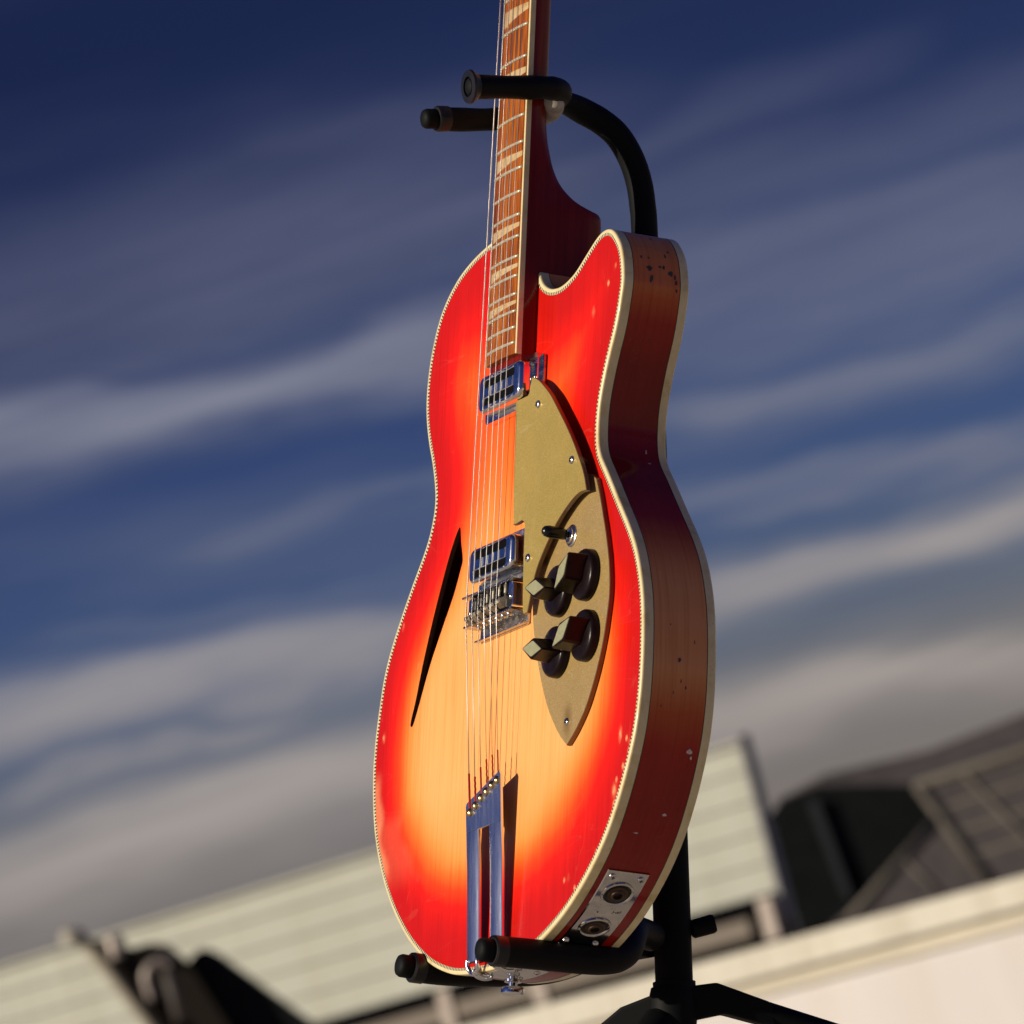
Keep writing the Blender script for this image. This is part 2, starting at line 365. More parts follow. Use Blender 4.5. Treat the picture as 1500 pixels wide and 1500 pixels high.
def guard_mat(name, c0, c1, stain=None):
    m, nt, b = mat(name)
    n = noise(nt, objco(nt), 1900, 2, 0.5); n2 = noise(nt, objco(nt), 35, 4, 0.6)
    c = ramp(nt, n, [(0.30, c0), (0.62, c1), (0.72, tuple(min(1, x * 1.6) for x in c1))])
    c = mixc(nt, 1.0, c, ramp(nt, n2, [(0.3, (0.95, 0.95, 0.94)), (0.7, (1.04, 1.03, 1.02))]), 'MULTIPLY')
    if stain:
        tcn = nt.nodes.new('ShaderNodeTexCoord'); vm = nt.nodes.new('ShaderNodeVectorMath'); vm.operation = 'DISTANCE'
        mp = nt.nodes.new('ShaderNodeMapping'); mp.inputs['Location'].default_value = (-stain[0] * MM, -stain[1] * MM * 0.62, 0); mp.inputs['Scale'].default_value = (1, 0.62, 0)
        nt.links.new(tcn.outputs['Object'], mp.inputs[0]); nt.links.new(mp.outputs[0], vm.inputs[0]); vm.inputs[1].default_value = (0, 0, 0)
        mr = nt.nodes.new('ShaderNodeMapRange'); mr.interpolation_type = 'SMOOTHSTEP'; nt.links.new(math_n(nt, 'ADD', vm.outputs['Value'], math_n(nt, 'MULTIPLY', n2, 0.004)), mr.inputs[0])
        mr.inputs[1].default_value = 0.003; mr.inputs[2].default_value = 0.013; mr.inputs[3].default_value = 0.75; mr.inputs[4].default_value = 0.0
        c = mixc(nt, mr.outputs[0], c, (0.20, 0.11, 0.025))
    hl = noise(nt, objco(nt, (1, 0.15, 1), (0, 0, 0.9)), 60, 2, 0.4); hl2 = noise(nt, objco(nt, (0.15, 1, 1), (0, 0, 0.2)), 50, 2, 0.4)
    sc_ = math_n(nt, 'MAXIMUM', math_n(nt, 'LESS_THAN', math_n(nt, 'ABSOLUTE', math_n(nt, 'SUBTRACT', hl, 0.58)), 0.003), math_n(nt, 'LESS_THAN', math_n(nt, 'ABSOLUTE', math_n(nt, 'SUBTRACT', hl2, 0.56)), 0.003))
    c = mixc(nt, math_n(nt, 'MULTIPLY', sc_, 0.16), c, (0.75, 0.65, 0.40))
    nt.links.new(c, b.inputs['Base Color']); setb(b, Roughness=0.36, Metallic=0.35, Coat_Weight=0.25, Coat_Roughness=0.15)
    bump(nt, b, n, 0.05, 0.0002)
    return m
M_GUARD_UP = guard_mat('gold_acrylic_upper', (0.35, 0.255, 0.055), (0.52, 0.395, 0.105))
M_GUARD_LO = guard_mat('gold_acrylic_lower', (0.36, 0.24, 0.085), (0.50, 0.36, 0.145), stain=(113.7, -96.6))
M_GEDGE = simple('brown_plate_edge', (0.12, 0.055, 0.02), 0.35, 0, 0.2, 80, coat=0.4)
M_KNOB = simple('dark_phenolic_knob', (0.008, 0.004, 0.005), 0.28, 0, 0.3, 120, 0.05, 400, spec=0.17)
M_KNOBCAP = simple('brushed_knob_inlay', (0.40, 0.40, 0.24), 0.5, 0.55, 0.08, 500)
M_TIP = simple('black_switch_tip', (0.005, 0.005, 0.006), 0.25, spec=0.4)

def board_mat():
    m, nt, b = mat('rosewood_board')
    g = noise(nt, objco(nt, (1, 0.03, 1)), 900, 4, 0.65); g2 = noise(nt, objco(nt, (1, 0.12, 1)), 90, 3, 0.5)
    c = ramp(nt, g, [(0.34, (0.045, 0.011, 0.003)), (0.45, (0.22, 0.050, 0.005)), (0.56, (0.40, 0.115, 0.009)), (0.72, (0.50, 0.19, 0.02))])
    c = mixc(nt, 1.0, c, ramp(nt, g2, [(0.3, (0.70, 0.55, 0.5)), (0.7, (1.1, 1.1, 1.0))]), 'MULTIPLY')
    nt.links.new(c, b.inputs['Base Color']); setb(b, Roughness=0.45, Coat_Weight=0.08, Coat_Roughness=0.2, Specular_IOR_Level=0.2); bump(nt, b, g, 0.15, 0.0003); return m
M_BOARD = board_mat()
def pearl_mat():
    m, nt, b = mat('pearl_inlay'); n = noise(nt, objco(nt, (1, 0.4, 1)), 130, 4, 0.6, 1.2)
    c = ramp(nt, n, [(0.3, (0.44, 0.27, 0.10)), (0.5, (0.56, 0.40, 0.20)), (0.7, (0.60, 0.48, 0.30))]); nt.links.new(c, b.inputs['Base Color'])
    setb(b, Roughness=0.2, Coat_Weight=0.6); return m
M_PEARL = pearl_mat()
def neck_mat():
    m, nt, b = mat('cherry_neck_lacquer'); g = noise(nt, objco(nt, (1, 0.03, 1)), 300, 3, 0.6)
    tcn = nt.nodes.new('ShaderNodeTexCoord'); s_ = nt.nodes.new('ShaderNodeSeparateXYZ'); nt.links.new(tcn.outputs['Object'], s_.inputs[0])
    c1 = ramp(nt, g, [(0.3, (0.13, 0.004, 0.004)), (0.7, (0.20, 0.010, 0.008))]); nt.links.new(c1, b.inputs['Base Color'])
    setb(b, Roughness=0.45, Coat_Weight=0.35, Coat_Roughness=0.07, Specular_IOR_Level=0.1); return m
M_NECK = neck_mat()
def string_mat(name, col, wound):
    m, nt, b = mat(name); setb(b, Base_Color=col, Metallic=1.0, Roughness=0.33)
    if wound:
        w = N(nt, 'ShaderNodeTexWave', wave_type='BANDS', bands_direction='Y', Scale=260, Distortion=0); nt.links.new(objco(nt), w.inputs['Vector']); bump(nt, b, w.outputs[0], 0.5, 0.0003)
    return m
M_STR_W = string_mat('wound_string', (0.66, 0.64, 0.60), True); M_STR_P = string_mat('plain_string', (0.72, 0.70, 0.66), False)
M_SILK = simple('red_silk_wrap', (0.30, 0.004, 0.003), 0.8, 0, 0.3, 900, 0.4, 1500)
M_STAND = simple('black_powder_coat', (0.004, 0.005, 0.006), 0.6, 0, 0.2, 60, 0.1, 900, spec=0.12)
M_FOAM = simple('black_foam_sleeve', (0.0035, 0.0035, 0.004), 0.55, 0, 0.3, 70, 0.25, 700, spec=0.18)
M_RUBBER = simple('black_rubber_cap', (0.006, 0.006, 0.007), 0.38, 0, 0.3, 90, 0.1, 500)
M_PALESLV = simple('pale_grey_sleeve', (0.42, 0.38, 0.33), 0.55, 0, 0.35, 120, 0.2, 600)

# ------------------------------------------------------------------ guitar body outline (mm: x towards treble, y up the strings, z out of the top)
horn = [(22.4, 243.5), (25.0, 241.5), (26.8, 235.3), (31.5, 229.6), (37.4, 226.1), (44, 223.0), (51.5, 221.4), (60, 220.6), (68.7, 221.2), (85.1, 225.4), (101.0, 233.8), (116.9, 242.2), (126, 245.2), (132.9, 245.6), (138.5, 244.6), (145.6, 241.0), (156.3, 230.0), (161.3, 219.5), (163.6, 209), (164.1, 200.2)]
right = [(154.6, 174.6), (142.3, 149.4), (133.2, 124.7), (131.4, 103.0), (135.4, 86.0), (150.3, 68.3), (171.6, 43.1), (188.2, 23.7), (200.4, 6.3), (209.6, -14.2), (215, -35), (217.3, -60.7), (217.2, -82.6), (215.3, -100.2), (211.5, -117.3), (206.0, -131.3), (198.2, -147.2), (189.5, -161.5), (180.2, -174.6), (168.8, -187.3), (153.2, -200.9), (133.3, -214.7), (109.0, -227.9), (73.7, -240.9), (40, -247.0), (6.3, -248.8)]
R_ = np.array(right); e = np.gradient(R_, axis=0); nrm = np.stack([-e[:, 1], e[:, 0]], 1); nrm /= np.linalg.norm(nrm, axis=1)[:, None]
if nrm[12, 0] < 0: nrm = -nrm
right = [tuple(q) for q in (R_ + nrm * 2.4)]
left = [(-18.4, -250.6), (-53.2, -247.6), (-74.9, -243.2), (-100.4, -234.8), (-123.2, -223.6), (-146.9, -208.3), (-169.5, -189.0), (-185.9, -170.8), (-199.3, -151.5), (-210.9, -129.6), (-217.4, -108.7), (-220.8, -88.2), (-221.7, -68.0), (-219.6, -48.4), (-215.3, -27.7), (-211.3, -12.6), (-205.3, 1.0), (-196.4, 15.2), (-184.6, 30.8), (-173.6, 44.0), (-163.6, 55.6), (-152.9, 67.2), (-143.4, 79.2), (-137.3, 92.3), (-134.7, 104.0), (-136.5, 116.7), (-143.0, 134.9), (-152.0, 154.2), (-158.5, 176.4), (-158.3, 201.5), (-151.3, 226.5), (-137.6, 248.4), (-114.2, 265.4), (-86.5, 275.1), (-60.1, 279.8), (-38, 282), (-22.4, 283)]
ol = resample(catmull(horn + right + left, 8), 2.0)
ol = gsmooth(ol, 2.0)
OUT = np.r_[ol, resample([(-22.4, 283), (0, 283), (22.4, 283)], 3)[1:], resample([(22.4, 283), (22.4, 243.5)], 3)[1:-1]]
NOUT = len(OUT)
def poly_normals(P):
    e = np.roll(P, -1, 0) - np.roll(P, 1, 0); n = np.stack([-e[:, 1], e[:, 0]], 1); n /= np.linalg.norm(n, axis=1)[:, None] + 1e-9
    a = np.sum(P[:, 0] * np.roll(P[:, 1], -1) - np.roll(P[:, 0], -1) * P[:, 1])
    return n if a < 0 else -n            # outward
NRM = poly_normals(OUT)
NB = len(ol)                              # the bound part of the rim: 0..NB-1
def off(d): 
    P = OUT - NRM * d
    return P
def zback(y): return -53.6 + 0.0175 * y
INR = off(4.3)

fh = catmull([(-88.3, 77.5), (-93.0, 76.0), (-103.6, 62.8), (-113.3, 46.8), (-126.9, 21.9), (-141.9, -10.2), (-151.6, -35.3), (-158.9, -51.0), (-157.6, -54.5), (-154.0, -53.5), (-147.4, -43.9), (-129.6, -14.8), (-109.3, 11.3), (-94.0, 30.3), (-84.5, 46.3), (-81.8, 51.5), (-82.3, 56.7), (-85.6, 66.5)], 5, True)
fh = np.array(fh)

def inside(P, poly):
    x, y = P[:, 0], P[:, 1]; c = np.zeros(len(P), bool); n = len(poly); j = n - 1
    for i in range(n):
        xi, yi = poly[i]; xj, yj = poly[j]
        if yi != yj:
            t = ((yi > y) != (yj > y)) & (x < (xj - xi) * (y - yi) / (yj - yi) + xi); c ^= t
        j = i
    return c
def dist_to(P, poly, closed=True):
    A = poly; B = np.roll(poly, -1, 0)
    if not closed: A = A[:-1]; B = B[:-1]
    d = np.full(len(P), 1e9); ab = B - A; L = np.sum(ab * ab, 1) + 1e-9
    for i in range(len(A)):
        ap = P - A[i]; t = np.clip((ap @ ab[i]) / L[i], 0, 1); q = ap - t[:, None] * ab[i]; d = np.minimum(d, np.sum(q * q, 1))
    return np.sqrt(d)
def sstep(a, b, x): t = np.clip((x - a) / (b - a), 0, 1); return t * t * (3 - 2 * t)

def fill(outer, holes, step):
    pts = [tuple(q) for q in outer]; edges = [(i, (i + 1) % len(outer)) for i in range(len(outer))]
    for h in holes:
        b = len(pts); pts += [tuple(q) for q in h]; edges += [(b + i, b + (i + 1) % len(h)) for i in range(len(h))]
    lo = outer.min(0); hi = outer.max(0); gx = np.arange(lo[0], hi[0], step); gy = np.arange(lo[1], hi[1], step)
    X, Y = np.meshgrid(gx, gy); X[::2] += step / 2; P = np.stack([X.ravel(), Y.ravel()], 1)
    k = inside(P, outer) & (dist_to(P, outer) > step * 0.55)
    for h in holes: k &= ~inside(P, h) & (dist_to(P, h) > step * 0.55)
    P = P[k]; pts += [tuple(q) for q in P]
    r_ = delaunay_2d_cdt([Vector(q) for q in pts], edges, [], 0, 1e-5)
    V = np.array([tuple(q) for q in r_[0]]); F = [tuple(f_) for f_ in r_[2]]
    C = np.array([V[list(f_)].mean(0) for f_ in F]); ok = inside(C, outer)
    for h in holes: ok &= ~inside(C, h)
    return V, [f_ for f_, o_ in zip(F, ok) if o_]

def set_attr(me, burst, wear):
    a = me.color_attributes.new('burst', 'FLOAT_COLOR', 'POINT')
    d = np.ones((len(burst), 4), np.float32); d[:, 0] = burst; d[:, 1] = wear; d[:, 2] = 0
    a.data.foreach_set('color', d.ravel())

guitar = empty('electric_guitar', GM)
tag(guitar, 'red and amber sunburst hollow-body electric guitar with one cutaway, upright on the black stand', 'guitar')
RIM = ol
def burst_front(V):
    d = dist_to(V, OUT[:NB], False); x, y = V[:, 0], V[:, 1]
    rightw = sstep(0, 120, x)
    w = 88 + 22 * rightw * sstep(-40, -160, y)
    t = 0.7 * sstep(11, w, d) + 0.3 * np.clip((d - 12) / (w - 8), 0, 1)
    cap = np.interp(y, [-260, -225, -195, -165, -110, 0, 45, 95, 145, 185, 215, 260], [0.05, 0.20, 0.52, 0.84, 1.0, 0.96, 0.80, 0.60, 0.46, 0.38, 0.26, 0.06])
    # burst is lighter on the two shoulders
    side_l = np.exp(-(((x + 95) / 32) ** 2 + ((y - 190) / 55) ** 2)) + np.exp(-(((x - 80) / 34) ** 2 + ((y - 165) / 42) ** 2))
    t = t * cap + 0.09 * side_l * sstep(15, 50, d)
    return np.clip(t, 0, 1)
def wear_front(V):
    x, y = V[:, 0], V[:, 1]; w = np.zeros(len(V)); d = dist_to(V, OUT[:NB], False)
    wob = 6 * np.sin(y / 13.0) + 4 * np.sin(y / 5.3 + 1)
    w += 0.45 * (x < 0) * sstep(17, 6, d + wob * .6) * sstep(-75, -95, y) * sstep(-165, -150, y)
    w += 0.12 * (x < 0) * sstep(52, 38, d + wob) * sstep(-110, -125, y) * sstep(-176, -150, y)
    spots = [(190, -118, 1.6, 4), (200, -122, 1.0, 2), (204, -135, .8, 9), (196, -141, .9, 3.2), (187, -149, 1, 2), (184, -155, 2.4, 3.6), (189, -158, 1.0, 1.5), (186, -165, 2.6, 3.2), (177, -178, .9, 1.6), (180, -180, 1, 1.6), (160, -195, 1.4, 2.0), (165, -195, 1.2, 2.4), (128, -213, 1, 1.5), (118, -205, .9, 1.6), (112, -205, .9, 1.2), (158, 150, 1, 2.5), (140, 205, .8, 2.5), (150, 215, .9, 1.2), (118, 190, 1.2, 2.2), (-205, -55, 1.5, 2.2), (-180, 22, 1, 1.6), (-150, -12, 1, 1.5)]
    for sx, sy, rx, ry in spots: w = np.maximum(w, np.exp(-(((x - sx) / rx) ** 2 + ((y - sy) / ry) ** 2) * 1.3) * 1.1)
    return np.clip(w, 0, 1)
V, F = fill(INR, [fh], 2.6)
me = bpy.data.meshes.new('body_top'); me.from_pydata([(x * MM, y * MM, 0) for x, y in V], [], F); me.update()
if me.polygons[0].normal.z < 0: me.flip_normals()
set_attr(me, burst_front(V), wear_front(V))
top = link('body_top', me, M_TOP, guitar)
# sound hole walls and the dark inside
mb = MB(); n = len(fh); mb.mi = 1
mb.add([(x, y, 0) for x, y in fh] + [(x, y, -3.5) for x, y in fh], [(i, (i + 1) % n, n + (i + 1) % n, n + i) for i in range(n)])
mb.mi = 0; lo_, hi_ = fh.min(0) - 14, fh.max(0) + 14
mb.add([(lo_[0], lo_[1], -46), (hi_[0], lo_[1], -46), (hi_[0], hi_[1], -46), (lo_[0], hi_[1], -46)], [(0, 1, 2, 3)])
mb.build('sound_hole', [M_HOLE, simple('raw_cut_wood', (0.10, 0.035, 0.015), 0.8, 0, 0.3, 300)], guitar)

# ribbons along the rim
def ribbon(rows, closed=False, rng=None):
    """rows: list of (offset inward, z or fn(y)); returns MB faces following the rim"""
    idx = list(range(NB)) if not closed else list(range(NOUT))
    vs = []; n = len(idx)
    for d, z in rows:
        P = off(d)[idx]
        for x, y in P: vs.append((x, y, z(y) if callable(z) else z))
    fs = []
    for k in range(len(rows) - 1):
        for i in range(n if closed else n - 1):
            j = (i + 1) % n; fs.append((k * n + i, (k + 1) * n + i, (k + 1) * n + j, k * n + j))
    return vs, fs, n
def finish(o_me):
    bm = bmesh.new(); bm.from_mesh(o_me); bmesh.ops.recalc_face_normals(bm, faces=bm.faces); bm.to_mesh(o_me); bm.free()
# front binding with rounded edge
vs, fs, n = ribbon([(3.0, 0.0), (2.98, 0.28), (1.3, 0.30), (0.55, 0.05), (0.12, -0.55), (0.0, -1.4), (0.0, -7.4), (0.5, -7.5)])
b_ = MB().add(vs, fs).build('front_binding', M_BIND, guitar, smooth=60)
vs, fs, n = ribbon([(0.0, lambda y: zback(y) + 6.6), (0.0, lambda y: zback(y) + 1.8), (0.3, lambda y: zback(y) + 0.7), (1.0, lambda y: zback(y) + 0.1), (2.2, lambda y: zback(y) - 0.05), (3.6, lambda y: zback(y))])
MB().add(vs, fs).build('back_binding', M_BIND, guitar, smooth=60)
for a_, b2 in (((0.05, -7.4), (0.05, -8.0)),): 
    vs, fs, n = ribbon([a_, b2]); MB().add(vs, fs).build('purfling_line', M_PURF, guitar)
vs, fs, n = ribbon([(0.05, lambda y: zback(y) + 7.1), (0.05, lambda y: zback(y) + 6.6)]); MB().add(vs, fs).build('purfling_line', M_PURF, guitar)
# checkered purfling: uv u counts checks along the rim
vs, fs, n = ribbon([(4.7, 0.10), (2.75, 0.34)])
me = bpy.data.meshes.new('checkered_purfling'); me.from_pydata([(x * MM, y * MM, z * MM) for x, y, z in vs], [], fs); me.update()
s_arc = np.r_[0, np.cumsum(np.linalg.norm(np.diff(ol, axis=0), axis=1))] / 2.7
uvl = me.uv_layers.new(name='UVMap')
for lp in me.loops: uvl.data[lp.index].uv = (s_arc[lp.vertex_index % n], lp.vertex_index // n)
link('checkered_purfling', me, M_CHECK, guitar)
# sides
zr = [-8.0, -19, -30, -41, None]
rows = [(0.12, -8.0), (0.12, -19), (0.12, -30), (0.12, -39), (0.12, lambda y: zback(y) + 7.1)]
vs, fs, n = ribbon(rows, closed=True)
me = bpy.data.meshes.new('body_side'); me.from_pydata([(x * MM, y * MM, z * MM) for x, y, z in vs], [], fs); me.update(); finish(me)
VS = np.array(vs)
sb = np.interp(VS[:, 1], [-260, -165, -130, -105, -75, -10, 18, 40, 65, 150, 175, 200, 250, 290], [0.12, 0.12, 0.22, 0.5, 0.9, 0.9, 0.55, 0.2, 0.0, 0.03, 0.22, 0.6, 0.85, 0.6])
set_attr(me, sb, np.zeros(len(sb)))
for p_ in me.polygons: p_.use_smooth = True
link('body_side', me, M_SIDE, guitar)
# lacquer chips on the horn and lower side (thin flakes following the wall)
def rim_at(x0, y0):
    i = int(np.argmin(np.sum((OUT[:NB] - np.array([x0, y0])) ** 2, 1))); return i
def side_patch(mbx, i, z, a, b, lift=0.16, jag=0.35, sides=9):
    c = OUT[i] - NRM[i] * 0.12; t = np.array([-NRM[i][1], NRM[i][0]]); vs = []
    for k in range(sides):
        an = 2 * math.pi * k / sides; rr = 1 + random.uniform(-jag, jag); u = math.cos(an) * a * rr; w = math.sin(an) * b * rr
        q = c + t * u + NRM[i] * lift
        # follow the curve of the wall
        j = int(np.clip(i + round(u / 2.0), 0, NB - 1)); q = q + NRM[i] * float((OUT[j] - OUT[i]) @ NRM[i])
        vs.append((q[0], q[1], z + w))
    mbx.add(vs, [tuple(range(sides))])
M_CHIP = simple('bare_dark_chip', (0.05, 0.045, 0.045), 0.6, 0, 0.4, 300)
M_PALECHIP = simple('pale_scuff', (0.55, 0.50, 0.50), 0.6, 0, 0.3, 300)
mbx = MB()
for x0, y0, z, a, b in [(163, 214, -20, 2.6, 2.8), (163, 206, -21, 3.2, 1.6), (161, 222, -14.5, 1.3, 1), (163, 216, -31, 1.8, 1.3), (163, 217, -28, 1, 1.4), (163, 213, -36, 2.2, 2), (163, 211, -39, 2.2, 1), (163, 207, -40, 1.8, 1.2), (163, 201, -40.5, 1.4, 1.0), (159, 226, -33, 2.4, .8), (157, 229, -36, 1, .8), (148, 239, -27, 1, 1.2), (163, 222, -20, .8, .9), (152, 168, -27, 1.3, .8), (156, 178, -38, 1.3, .9), (218, -70, -27, 2.6, 2.0), (217, -55, -38, 2.4, .7), (217, -82, -29, 2.4, .6), (217, -90, -24, 1.8, .6), (217, -86, -33, 1.6, 1), (215, -100, -16, 1.6, .5), (150, 160, -43, 1.5, .6), (216, -45, -20, .8, .8)]:
    mbx = MB(); side_patch(mbx, rim_at(x0, y0), z, a * (.9 if y0 > 190 else .6), b * (.9 if y0 > 190 else .6)); mbx.build('lacquer_chip', M_CHIP, guitar)
mbx = MB()
for x0, y0, z, a, b in [(210, -128, -42, 1.8, 1.8), (209, -131, -44, 1.4, .6), (134, 92, -36, 1.6, .5), (139, 84, -37, .5, 1.5), (190, -170, -36, .9, 1.6), (180, -182, -20, .5, 2.0)]:
    mbx = MB(); side_patch(mbx, rim_at(x0, y0), z, a, b); mbx.build('scuff_mark', M_PALECHIP, guitar)
# back
V2, F2 = fill(off(3.4), [], 9.0)
me = bpy.data.meshes.new('body_back'); me.from_pydata([(x * MM, y * MM, zback(y) * MM) for x, y in V2], [], F2); me.update()
if me.polygons[0].normal.z > 0: me.flip_normals()
set_attr(me, burst_front(V2), np.zeros(len(V2))); link('body_back', me, M_SIDE, guitar)

# ------------------------------------------------------------------ neck, fingerboard, frets, inlays
SC = 629.0
def fy(n_): return SC * 2 ** (-n_ / 12)
def hw(y): return 18.97 + 1.071 * (SC - y) / 100
YEND = 178.8
ZF = 15.0
def crown(x, w): return ZF + 1.5 * (1 - (x / w) ** 2)
K = 10
_hq = np.array(catmull([(277, -50.2), (286.5, -49.6), (289.3, -47.0), (291.4, -40), (296.2, -28), (305, -17.5), (318, -11.0), (333, -8.3), (350, -7.8), (400, -7.6)], 6)); HEEL = [(170, -50.2)] + [tuple(q) for q in _hq if q[0] >= 277] + [(700, -6.5)]
def neck_section(y):
    w = hw(y) + 2.1; zt = ZF - 4.2
    # treble side profile of the heel: depth of the back against y
    hp = HEEL
    zb = np.interp(y, [q[0] for q in hp], [q[1] for q in hp])
    sq = np.interp(y, [170, 300, 325, 350], [0.25, 0.25, 0.45, 0.85])    # squareness to roundness
    pts = [(w, zt)]
    for k in range(K + 1):
        a = math.pi * k / K; c, s = math.cos(a), math.sin(a); ex = sq
        px = math.copysign(abs(c) ** ex, c) * w; pz = zt - 0.5 + (abs(s) ** ex) * (zb - zt + 0.5); pts.append((px, pz))
    pts.append((-w, zt)); return [(x, y, z) for x, z in pts]
ys = [174, 200, 240, 270, 279, 284, 287, 288.5, 289.5, 290.5, 291.5, 292.7, 294, 296, 298, 300.5, 303.5, 307, 311, 316, 321, 327, 333, 340, 350, 362, 400, 460, 540, 629]
vs = []; fs = []
for y in ys: vs += neck_section(y)
m_ = K + 3
for i in range(len(ys) - 1):
    for k in range(m_):
        j = (k + 1) % m_; fs.append((i * m_ + k, i * m_ + j, (i + 1) * m_ + j, (i + 1) * m_ + k))
fs.append(tuple(range(m_))); fs.append(tuple((len(ys) - 1) * m_ + k for k in range(m_))[::-1])
nk = MB().add(vs, fs).build('neck', M_NECK, guitar, smooth=35); finish(nk.data)
# fingerboard
vs = []; fs = []; ys2 = np.linspace(YEND, SC, 12); NX = 8
for y in ys2:
    w = hw(y)
    for k in range(NX + 1):
        x = -w + 2 * w * k / NX; vs.append((x, y, crown(x, w)))
    vs += [(w, y, ZF - 4.2), (-w, y, ZF - 4.2)]
m_ = NX + 3
for i in range(len(ys2) - 1):
    for k in range(m_):
        j = (k + 1) % m_; fs.append((i * m_ + k, i * m_ + j, (i + 1) * m_ + j, (i + 1) * m_ + k))
fs.append(tuple(range(m_))); fs.append(tuple((len(ys2) - 1) * m_ + k for k in range(m_))[::-1])
fb = MB().add(vs, fs).build('fingerboard', M_BOARD, guitar, smooth=35); finish(fb.data)
mbx = MB()
for sx in (1, -1):
    a0, a1 = hw(YEND), hw(SC)
    P = [(sx * a0, YEND), (sx * (a0 + 2.0), YEND), (sx * (a1 + 2.0), SC), (sx * a1, SC)]
    mbx.prism(P, ZF - 4.3, ZF + 0.05, 0.35)
mbx.build('fingerboard_binding', M_BIND, guitar)
for n_ in range(1, 22):
    y = fy(n_); w = hw(y); m2 = MB(); pts = [(x, y, crown(x, w) + 0.25) for x in np.linspace(-w + 0.3, w - 0.3, 13)]
    m2.tube(pts, 1.15, 8); m2.build('fret', M_FRET, guitar, smooth=180)
# crushed-pearl wedge inlays: wide on the bass side, narrowing to the treble side
for n_ in (3, 5, 7, 9, 12, 15, 17, 19):
    ya, yb = fy(n_ - 1), fy(n_); h = ya - yb; yc = yb + h * 0.5; w = hw(yc) - 0.8; vs = []; fs = []
    Ht = h * 0.50; NN = 12
    for k in range(NN + 1):
        x = -w + 2 * w * k / NN; u = k / NN; half = Ht / 2 * (1 - 0.62 * u) ; yc2 = yb + h * 0.44 + h * 0.10 * u
        z = crown(x, hw(yc)) + 0.06; vs += [(x, yc2 - half, z), (x, yc2 + half, z), (x, yc2 - half, z - 0.6), (x, yc2 + half, z - 0.6)]
    for k in range(NN):
        a = 4 * k; b = 4 * (k + 1); fs += [(a, b, b + 1, a + 1), (a, a + 2, b + 2, b), (a + 1, b + 1, b + 3, a + 3)]
    fs += [(0, 1, 3, 2), (4 * NN, 4 * NN + 2, 4 * NN + 3, 4 * NN + 1)]
    MB().add(vs, fs).build('fret_inlay', M_PEARL, guitar)
# nut and headstock (above the frame)
MB().prism([(-20.5, SC), (20.5, SC), (20.5, SC + 4), (-20.5, SC + 4)], ZF - 4, ZF + 3.2, 0.4).build('nut', M_BIND, guitar)
hs = catmull([(-21, SC + 4), (-28, SC + 40), (-34, SC + 110), (-30, SC + 165), (-5, SC + 185), (25, SC + 178), (38, SC + 150), (36, SC + 95), (27, SC + 40), (21, SC + 4)], 6)
MB().prism(hs, -6, 9, 1.2).build('headstock', M_NECK, guitar)
for sx in (-1, 1):
    for k in range(3):
        y = SC + 45 + k * 42; m2 = MB(); m2.lathe([(5, 9), (5, 10), (3, 10.3), (3, 17), (3.4, 18)], (sx * 17, y, 0)); m2.lathe([(2, 0), (2, 14), (6, 16), (7, 22), (5, 25)], (sx * 26, y, 2), (sx, 0, 0), 12)
        m2.build('tuning_peg', M_CHR, guitar, smooth=40)

# ------------------------------------------------------------------ strings
xb = [-25.4, -15.6, -5.8, 4.2, 14.4, 24.2]; xt = [-20.6, -11.6, -2.6, 6.6, 15.8, 24.2]
yt = [-134.5, -131.0, -127.0, -124.0, -121.0, -118.8]; rad = [0.50, 0.43, 0.36, 0.29, 0.25, 0.22]; silk = [-112.5, -116, -110.7, -106.7, -105, -103]
xn = [-17.2, -10.3, -3.4, 3.4, 10.3, 17.2]
ysd = [-1.8, -1.0, -0.2, 0.4, 0.8, 1.4]
for i in range(6):
    r_ = rad[i]; m2 = MB(); mtl = M_STR_W if i < 3 else M_STR_P
    y0 = silk[i]; u = (y0 - ysd[i]) / (yt[i] - ysd[i]); xs = xb[i] + (xt[i] - xb[i]) * u; zs = 20.4 + (13.2 - 20.4) * u
    m2.tube([(xn[i], SC + 2, ZF + 3.6), (xb[i] + (xn[i] - xb[i]) * 0.5, SC * 0.5, 19.6), (xb[i], ysd[i] + 1, 20.6), (xb[i], ysd[i] - 1, 20.5), (xs, y0, zs)], r_, 8)
    st = m2.build('string', mtl, guitar, smooth=180)
    m2 = MB(); pts = []; kk = 16
    for k in range(kk + 1):
        t = k / kk; wob = (0.35 if i in (1, 3, 4) else 0.08) * math.sin(k * 1.9 + i); pts.append((xs + (xt[i] - xs) * t + wob, y0 + (yt[i] - 5 - y0) * t, zs + (12.6 - zs) * t))
    m2.tube(pts, r_ + 0.34, 8); m2.build('silk_wrap', M_SILK, st, smooth=180)

